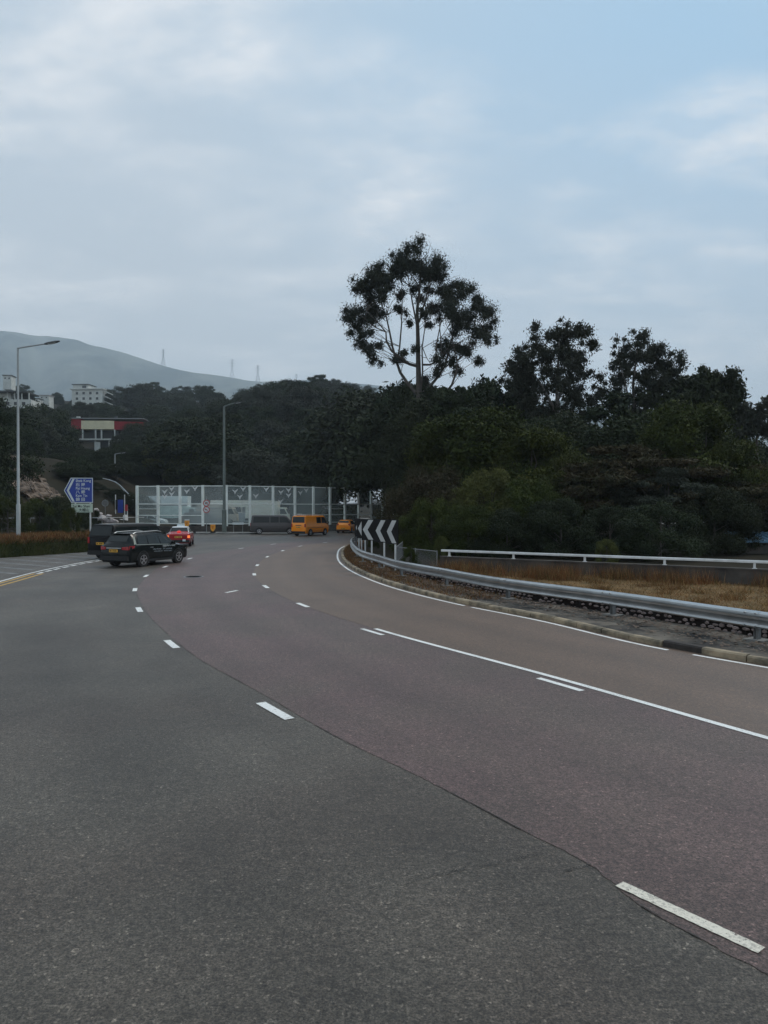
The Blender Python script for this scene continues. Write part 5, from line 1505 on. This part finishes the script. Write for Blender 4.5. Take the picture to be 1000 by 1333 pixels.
# hero eucalyptus, clump by clump
def hero():
    Dd = 78.0; zg = zplat(X(545, Dd), Dd); x0 = X(545, Dd)
    q = lambda zx, zy, dy=0: Vector((X(430 + zx/4, Dd) - x0, dy, Z(300 + zy/4, Dd) - zg))
    bl = [(375,130,60),(340,170,40),(430,110,50),(510,120,60),(545,170,55),(460,180,55),(570,220,40),(400,200,50),(350,220,40),(500,200,45),
          (180,240,50),(240,210,55),(290,230,50),(150,290,42),(220,290,50),(200,335,35),(300,280,35),(260,170,35),
          (110,450,45),(170,430,58),(230,420,55),(270,380,40),(190,480,50),(130,500,40),(270,340,32),(220,370,35),
          (150,570,36),(200,600,32),(240,650,34),(250,600,22),(180,540,38),(215,670,20),
          (370,320,26),(380,400,26),(470,330,22),(480,460,26),(440,630,20),(560,330,45),(540,400,26),(380,660,18),(350,670,22),(350,380,20),(420,440,20),(510,500,18),(435,300,25),(520,290,26),
          (650,300,48),(610,330,40),(690,350,45),(770,380,38),(640,400,58),(720,430,62),(790,450,58),(820,520,42),(770,540,52),(690,510,58),(640,470,50),(600,560,38),(650,590,38),(610,620,32),(830,590,32),(790,655,24),(690,690,28),(640,680,28),(560,700,26),(530,745,28),(700,610,28),(640,350,40),(660,270,25),(760,350,22),(590,430,40),(585,270,30),
          (690,650,24),(500,770,22),(760,590,30)]
    blobs = []
    k = Dd/950/4; rnd = random.Random(3)
    for zx, zy, r in bl:
        p = q(zx, zy + (34 if zy < 200 else (16 if zy < 260 else 0)), rnd.gauss(0, 2.0))
        for j in range(6):
            blobs.append((p.x + rnd.uniform(-.8, .8)*r*k, p.y + rnd.gauss(0, r*k*.7), p.z + rnd.uniform(-.85, .55)*r*k, r*k*rnd.uniform(.5, 1.0)*(1.3 if r < 30 else 1.0), .95))
    t = empty('eucalyptus_tree', (x0, Dd, zg), 0, 'tallest tree, an open-crowned eucalyptus with bare forking limbs against the sky', 'tree')
    link(leaves_mesh('crown', blobs, 120000, .23, .09, M['leaf_euc'], .35, surf=0), 'crown', t)
    mb = MB(); s = lambda pts, r0, r1: mb.tube(pts, [r0 + (r1-r0)*i/(len(pts)-1) for i in range(len(pts))], n=7)
    s([Vector((0, 0, -1)), q(462, 1100), q(462, 860), q(458, 700), q(456, 560), q(452, 420), q(466, 300), q(470, 160)], .42, .07)
    s([q(448, 850), q(400, 790, .3), q(365, 735, .6), q(350, 690, .6), q(325, 600, .8), q(310, 520, 1), q(290, 430, 1), q(250, 330, 1.2)], .20, .05)
    s([q(455, 708), q(410, 700, -.4), q(365, 672, -.8), q(320, 640, -1), q(292, 590, -1.2), q(290, 545, -1.2), q(250, 500, -1.4), q(190, 440, -1.5)], .17, .04)
    s([q(292, 545, -1.2), q(240, 520, -1), q(180, 470, -.8), q(130, 430, -.8)], .07, .03)
    s([q(350, 690, .6), q(362, 600, .5), q(372, 480, .3), q(375, 350, 0), q(370, 200, 0)], .11, .03)
    s([q(456, 520), q(430, 380, .5), q(415, 280, .8), q(400, 180, 1)], .11, .03)
    s([q(462, 480), q(490, 380, -.6), q(515, 300, -.8), q(530, 180, -1)], .11, .03)
    s([q(470, 850), q(480, 740, -.3), q(476, 620, -.6), q(490, 520, -.8), q(500, 420, -.8)], .11, .03)
    s([q(475, 860), q(520, 810, .4), q(560, 760, .8), q(600, 700, 1), q(625, 600, 1.2), q(660, 470, 1.2), q(700, 380, 1)], .20, .04)
    s([q(478, 700), q(520, 705, -.5), q(545, 690, -.9), q(550, 600, -1.2), q(570, 500, -1.4), q(600, 380, -1.4)], .12, .03)
    s([q(560, 760, .8), q(580, 650, .3), q(575, 560, 0), q(560, 420, 0)], .09, .03)
    s([q(590, 860, 0), q(630, 810, -.6), q(650, 750, -1), q(655, 690, -1), q(700, 650, -1.2), q(735, 610, -1.2), q(790, 520, -1)], .14, .03)
    s([q(480, 620, -.6), q(500, 670, -.6), q(520, 700, -.6)], .05, .03)
    s([q(655, 690, -1), q(630, 560, -.6), q(640, 430, -.4)], .08, .03)
    nodes = [Vector(v) for v in mb.v[::7]]
    for zx, zy, r_ in bl:
        e = q(zx, zy - r_*.3, rnd.gauss(0, 1)); near_ = sorted(nodes, key=lambda v: (v - e).length + (3 if v.z > e.z - .4 else 0))[:6]
        for b_ in rnd.sample(near_, 2):
            m_ = b_.lerp(e, .5) + Vector((rnd.gauss(0, .25), rnd.gauss(0, .25), rnd.uniform(-.1, .35)))
            e2 = e + Vector((rnd.gauss(0, .4), rnd.gauss(0, .4), rnd.uniform(0, .5)))
            mb.tube([b_, m_, e2], [.042, .028, .010], n=4)
    s([q(700, 650, -1.2), q(740, 540, -1), q(760, 430, -.6)], .07, .03)
    mb.build('trunk', M['bark'], t, smooth=60)
hero()

def sil_tree(name, Dd, cx_, ells, nb, rpx, n, ll, lw, mat, label, limbs_px, bark='bark', surf=0, seed=1, group=None, dsp=1.0):
    zg = zplat(X(cx_, Dd), Dd) if cx_ > 470 else hterr(X(cx_, Dd), Dd)
    x0 = X(cx_, Dd); rnd = random.Random(seed); k = Dd/950
    blobs = []
    for ex, ey, rx, ry, wgt in ells:
        for j in range(int(nb*wgt)):
            a = rnd.uniform(0, 6.28); u = math.sqrt(rnd.random())
            px = ex + rx*u*math.cos(a); py = ey + ry*u*math.sin(a)
            r = rpx*rnd.uniform(.5, 1.2)*k
            blobs.append((X(px, Dd) - x0, rnd.gauss(0, rx*k*.5*dsp), Z(py, Dd) - zg, r, .85))
    t = empty(name, (x0, Dd, zg), 0, label, 'tree', group)
    link(leaves_mesh('crown', blobs, n, ll, lw, M[mat], .5, surf=surf), 'crown', t)
    mb = MB()
    for pts, r0, r1 in limbs_px:
        P_ = [Vector((X(px, Dd) - x0, dy, (Z(py, Dd) - zg) if py is not None else -.8)) for px, py, dy in pts]
        mb.tube(P_, [r0 + (r1-r0)*i/(len(P_)-1) for i in range(len(P_))], n=7)
    mb.build('trunk', M[bark], t, smooth=60)
sil_tree('eucalyptus_tree', 64, 726, [(722, 440, 34, 28, 1), (750, 455, 24, 26, .7), (692, 468, 30, 24, .9), (676, 492, 22, 22, .7), (722, 480, 44, 30, 1.2), (760, 500, 26, 24, .6), (700, 520, 40, 26, 1.0), (745, 530, 36, 24, .8)], 34, 9.5, 46000, .28, .10, 'leaf_euc',
         'broad eucalyptus right of the tallest tree, second highest crown', [([(726, None, 0), (726, 560, 0), (725, 500, 0), (728, 440, 0)], .3, .06), ([(726, 520, 0), (745, 490, .8), (756, 455, 1)], .14, .04), ([(726, 540, 0), (700, 500, -.8), (684, 480, -1)], .14, .04), ([(740, 560, 0), (752, 515, .5), (765, 490, .5)], .12, .03)], 'bark_pale', seed=5)
sil_tree('eucalyptus_tree', 68, 828, [(832, 452, 34, 20, 1), (862, 478, 24, 20, .7), (815, 475, 22, 16, .5), (845, 495, 36, 18, .8), (875, 500, 16, 16, .5), (800, 500, 12, 12, .25), (840, 530, 44, 22, 1.0), (790, 520, 20, 16, .5)], 34, 9, 40000, .28, .10, 'leaf_euc',
         'round-headed eucalyptus with sky gaps between the broad one and the forked one', [([(826, None, 0), (825, 560, 0), (824, 500, 0), (830, 450, 0)], .26, .05), ([(825, 530, 0), (850, 500, .8), (865, 480, 1)], .12, .03), ([(822, 540, 0), (810, 500, -.8), (800, 470, -1)], .10, .03), ([(800, 560, .5), (792, 530, .8), (775, 505, 1)], .09, .03)], 'bark_pale', seed=9)
sil_tree('dark_tree', 62, 925, [(918, 492, 12, 14, .5), (935, 505, 24, 16, .8), (957, 512, 10, 16, .5), (908, 512, 16, 14, .6), (930, 535, 36, 20, 1.2)], 30, 9, 24000, .34, .15, 'leaf_dark',
         'dark tree with a forked top, right of the round-headed eucalyptus', [([(925, None, 0), (924, 560, 0), (920, 490, 0)], .24, .05), ([(924, 550, 0), (945, 525, .5), (957, 505, .5)], .1, .03)], seed=12)
sil_tree('dark_tree', 66, 592, [(592, 516, 19, 14, 1.2), (575, 530, 16, 14, .7), (606, 532, 14, 14, .6)], 22, 6.5, 12000, .34, .15, 'leaf_dark',
         'small dense round dark tree at the foot of the tallest tree', [([(592, None, 0), (592, 560, 0), (592, 515, 0)], .2, .05)], seed=14, surf=2.6)
sil_tree('dark_tree', 60, 985, [(985, 548, 22, 22, 1), (1010, 540, 20, 26, 1), (968, 556, 12, 16, .5)], 22, 7, 13000, .34, .12, 'leaf_grey',
         'pale grey-green tree at the right edge below the forked tree', [([(985, None, 0), (985, 600, 0), (985, 545, 0)], .2, .05)], seed=21)
# fillers right: (proto, name, px, D, top, width factor, label)
RT = [
 (pr_tall[0], 'dark_tree', 534, 100, 494, .8, 'slender dark tree at the left edge of the right-hand woods'),
 (pr_tall[1], 'dark_tree', 540, 86, 505, .9, 'dark tree just left below the tallest tree'),
 (pr_tall[2], 'dark_tree', 545, 76, 512, 1.1, 'dark tree in front of the tallest tree, slightly to its left'),
 (pr_near_broad[1], 'dark_tree', 570, 70, 522, .9, 'dark rounded tree directly in front of the tallest tree trunk'),
 (pr_near_broad[1], 'dark_tree', 542, 66, 540, .75, 'big dark tree overhanging the right end of the noise barrier'),
 (pr_tall[0], 'dark_tree', 632, 78, 505, 1.1, 'dark tree filling the gap between the tallest and broad eucalyptus'),
 (pr_tall[1], 'dark_tree', 652, 72, 500, 1.2, 'feathery dark tree at the left foot of the broad eucalyptus'),
 (pr_near_broad[1], 'dark_tree', 640, 62, 535, 1.2, 'dark rounded tree behind the bright green mound'),
 (pr_near_broad[1], 'dark_tree', 700, 58, 540, 1.2, 'dark tree below the broad eucalyptus'),
 (pr_tall[2], 'dark_tree', 780, 64, 520, 1.4, 'dark tree between the broad and the round-headed eucalyptus'),
 (pr_near_broad[1], 'dark_tree', 800, 56, 548, 1.2, 'dark tree below the round-headed eucalyptus'),
 (pr_near_broad[1], 'dark_tree', 870, 58, 538, 1.1, 'dark tree left of the bright green right-hand tree'),
 (pr_tall[1], 'dark_tree', 893, 66, 498, 1.2, 'narrow dark tree left of the forked tree'),
 (pr_near_broad[0], 'green_tree', 905, 46, 524, 1.0, 'large bright green tree in the right part of the woods'),
 (pr_near_broad[2], 'green_tree', 965, 44, 575, 1.0, 'yellow-green tree near the right edge of the photo'),
 (pr_near_broad[2], 'green_tree', 625, 50, 534, 1.15, 'largest bright green mound of foliage in the middle'),
 (pr_near_broad[0], 'green_tree', 585, 52, 548, .85, 'bright green tree at the left of the large mound'),
 (pr_near_broad[0], 'green_tree', 690, 47, 556, 1.05, 'bright green tree right of the large mound'),
 (pr_near_broad[2], 'green_tree', 745, 44, 592, .95, 'lower bright green tree sloping down to the right of the mound'),
 (pr_spread[0], 'layered_tree', 815, 44, 560, 1.15, 'dark reddish tree with flat layered sprays'),
 (pr_spread[1], 'layered_tree', 870, 41, 600, 1.0, 'dark grey-green layered tree in front of the right green tree'),
 (pr_spread[0], 'layered_tree', 1010, 42, 590, 1.0, 'rusty layered tree cut by the right edge'),
 (pr_rustbush[3], 'bush', 930, 39, 625, .9, 'dark bush behind the wall below the right green tree'),
 (pr_rustbush[3], 'bush', 1000, 44, 615, .9, 'dark bush behind the blue-roofed shed'),
 (pr_rustbush[0], 'bush', 545, 48, 598, .7, 'rusty brown bush at the left edge of the thicket'),
 (pr_rustbush[0], 'bush', 575, 42, 600, .85, 'rust-tinted bush in the middle of the thicket'),
 (pr_rustbush[2], 'bush', 640, 40, 598, .75, 'pale olive bush with leafy sprays, highest of the thicket'),
 (pr_rustbush[1], 'bush', 690, 38.5, 612, .8, 'green bush right of the pale olive bush'),
 (pr_rustbush[1], 'bush', 562, 39, 640, .8, 'green bush behind the chevron boards'),
 (pr_rustbush[1], 'bush', 610, 36.5, 650, .9, 'dark green bush above the left end of the wall'),
 (pr_rustbush[3], 'bush', 535, 54, 606, .6, 'dark bush beside the leftmost chevron boards'),
 (pr_rustbush[3], 'bush', 660, 35.5, 655, .9, 'dark bush behind the left third of the handrail'),
 (pr_rustbush[3], 'bush', 730, 36, 640, 1.0, 'dark bush behind the middle of the handrail'),
 (pr_rustbush[3], 'bush', 795, 35, 650, 1.0, 'black-green bush behind the handrail, right of the middle'),
 (pr_rustbush[3], 'bush', 860, 35, 645, 1.0, 'black-green bush behind the right half of the handrail'),
 (pr_rustbush[2], 'bush', 790, 31.0, 698, .6, 'small pale green bush poking over the handrail'),
 (pr_rustbush[2], 'bush', 575, 33, 694, .45, 'small yellow-green sprig bush just left of the wall end'),
 (pr_rustbush[1], 'bush', 535, 31.5, 708, .6, 'low green bush at the foot of the nearest chevron board'),
 (pr_rustbush[1], 'bush', 486, 45, 690, .5, 'low green bush behind the far chevron boards'),
]
for a in RT: place(a[0], a[1], a[2], a[3], a[4], a[5], a[6], cat='bush' if a[1] == 'bush' else 'tree', parts=('stems', 'foliage') if a[1] == 'bush' else ('trunk', 'crown'))
# deeper rows behind so the wood is closed
rnd = random.Random(8)
for k, (px, Dd, top) in enumerate([(540, 96, 520), (600, 92, 545), (660, 88, 535), (720, 86, 545), (790, 84, 555), (850, 82, 548), (910, 82, 560), (975, 80, 565), (1040, 75, 560), (1080, 60, 560), (1060, 50, 600), (480, 125, 510), (520, 118, 500), (452, 120, 560), (500, 122, 560)]):
    place(pr_far[k % 3], 'dark_tree', px, Dd, top, 1.3, 'dark tree deep in the back row of the right-hand woods', 'back row of the right-hand woods')

for px, top, lb in ((450, 600, 'dark bush behind the right end of the noise barrier, left of three'), (480, 594, 'dark bush behind the right end of the noise barrier, middle of three'), (512, 590, 'dark bush behind the right end of the noise barrier, right of three')):
    place(pr_rustbush[3], 'bush', px, 117, top, 1.0, lb, None, zg=0, cat='bush', parts=('stems', 'foliage'))
# left side
LT = [
 (pr_near_broad[1], 'dark_tree', -38, 66, 540, .9, 'large dark tree filling the left edge behind the street lamp'),
 (pr_far[4], 'dark_tree', -6, 86, 532, 1.1, 'dark tree above the rock slope at far left'),
 (pr_far[0], 'dark_tree', 30, 122, 552, .9, 'dark rounded tree above the rock slope'),
 (pr_far[1], 'dark_tree', 98, 118, 594, 1.0, 'dark tree below the banner building'),
 (pr_far[2], 'dark_tree', 140, 126, 603, 1.2, 'dark tree behind the direction sign and stairs'),
 (pr_rustbush[1], 'bush', 52, 60, 643, .8, 'yellow-green bush right of the street lamp on the left bank'),
 (pr_rustbush[3], 'bush', 80, 61, 640, .8, 'dark bush left of the direction sign'),
 (pr_rustbush[1], 'bush', 10, 56, 640, .8, 'green bush left of the street lamp'),
 (pr_rustbush[1], 'bush', 92, 49.8, 656, .45, 'leafy bush covering the lower left corner of the direction sign'),
 (pr_rustbush[3], 'bush', 64, 53.5, 668, .7, 'low dark bush on top of the bank'),
 (pr_rustbush[3], 'bush', 118, 66, 655, .6, 'dark bush behind the direction sign posts'),
]
for a in LT: place(a[0], a[1], a[2], a[3], a[4], a[5], a[6], cat='bush' if a[1] == 'bush' else 'tree', zg=(.9 if a[3] < 70 else None), parts=('stems', 'foliage') if a[1] == 'bush' else ('trunk', 'crown'))
place(pr_far_y, 'pale_tree', 212, 128, 566, 1.15, 'yellow-green tree above the white lorry')
place(pr_far_y, 'pale_tree', 248, 126, 585, 1.0, 'olive tree right of the yellow-green one above the barrier')
place(pr_far_y, 'pale_tree', 378, 124, 607, 1.1, 'low yellowish tree just above the barrier behind the grey van')
for i in range(44):
    px = rnd.uniform(66, 178); Dd = rnd.uniform(92 if px > 90 else 112, 150)
    place(rnd.choice((pr_far[1], pr_far[2], pr_rustbush[3])), 'shrub', px, Dd, HY - (hterr(X(px, Dd), Dd) + rnd.uniform(1.2, 3.0) - CAMH)*950/Dd, 1.9, 'low dark shrub on the shaded slope behind the direction sign', 'shrubs on the slope behind the direction sign', cat='shrub', parts=('stems', 'foliage'))
for px, Dd, top, wf, lb in ((70, 204, 548, 1.2, 'dark tree overlapping the left end of the red and cream banner'), (183, 203, 548, 1.2, 'dark tree overlapping the right end of the red and cream banner'), (100, 196, 577, 1.3, 'dark tree just below the left part of the banner building'), (163, 196, 562, 1.0, 'dark tree below the red right part of the banner'),
                            (-8, 172, 524, 1.2, 'dark tree in front of the villa at the left edge'), (28, 170, 527, 1.2, 'dark tree below the villa terrace'), (52, 176, 522, 1.0, 'dark tree right of the villa')):
    place(pr_far[int(px) % 3], 'dark_tree', px, Dd, top, wf, lb)
# hillside wood
SKY = [(-200, 478), (-60, 480), (0, 487), (30, 490), (60, 510), (92, 514), (150, 506), (170, 500), (230, 502), (285, 508), (300, 517), (320, 508), (345, 496), (400, 491), (440, 493), (470, 500), (560, 515)]
cnt = 0
for Dd, stp in ((127, 8), (138, 8.5), (150, 9), (164, 9.5), (180, 10), (198, 11), (218, 12), (242, 13), (270, 14), (300, 15), (335, 17), (375, 18), (420, 20), (470, 22)):
    x = X(-70, Dd) + rnd.uniform(0, stp)
    while x < X(510, Dd):
        yy = Dd + rnd.uniform(-4, 4) * Dd/180; xx = x + rnd.uniform(-2, 2); x += stp
        px = 500 + xx/yy*950; zg = hterr(xx, yy)
        H = rnd.uniform(9, 15) * (1 + .25*(Dd > 300)); sk = np.interp(px, [s[0] for s in SKY], [s[1] for s in SKY]) + rnd.uniform(-3, 9)
        H = min(H, Z(sk, yy) - zg + .5)
        if 84 < px < 158 and yy < 372: H = min(H, Z(524, yy) - zg)
        if 45 < px < 222 and yy < 224: H = min(H, Z(594 if px < 160 else 572, yy) - zg)
        if 40 < px < 62 and yy < 380: H = min(H, Z(519, yy) - zg)
        if -20 < px < 46 and yy < 184: H = min(H, Z(533, yy) - zg)
        if 158 < px < 170 and yy < 390: H = min(H, Z(512, yy) - zg)
        if H < 3.0: continue
        cnt += 1; near = Dd < 210
        pr = rnd.choice(pr_far)
        zone = 'lower' if Dd < 175 else ('middle' if Dd < 290 else 'upper')
        tree(pr, 'hillside_tree', xx, yy, zg - .3, H, rnd.uniform(1.05, 1.45), f'dark green tree in the {zone} part of the wooded hillside', f'trees of the {zone} wooded hillside')
print('hillside trees', cnt)

# ------------------------------------------------------------------ haze
mb = MB(); mb.box((0, 1000, 395), (9000, 6200, 1000))
hz = mb.build('haze', None) if False else None
me = bpy.data.meshes.new('haze'); b_ = MB(); b_.box((-0, 2200, 548), (14000, 7600, 1240)); me.from_pydata(b_.v, [], b_.f)
hm = bpy.data.materials.new('haze'); hm.use_nodes = True; tt = hm.node_tree; tt.nodes.clear()
o_ = tt.nodes.new('ShaderNodeOutputMaterial'); v_ = tt.nodes.new('ShaderNodeVolumePrincipled')
v_.inputs['Color'].default_value = (.80, .91, 1, 1); v_.inputs['Density'].default_value = .00021; v_.inputs['Anisotropy'].default_value = 0
tt.links.new(v_.outputs[0], o_.inputs['Volume']); me.materials.append(hm)
hz = link(me, 'haze'); tag(hz, kind='stuff')
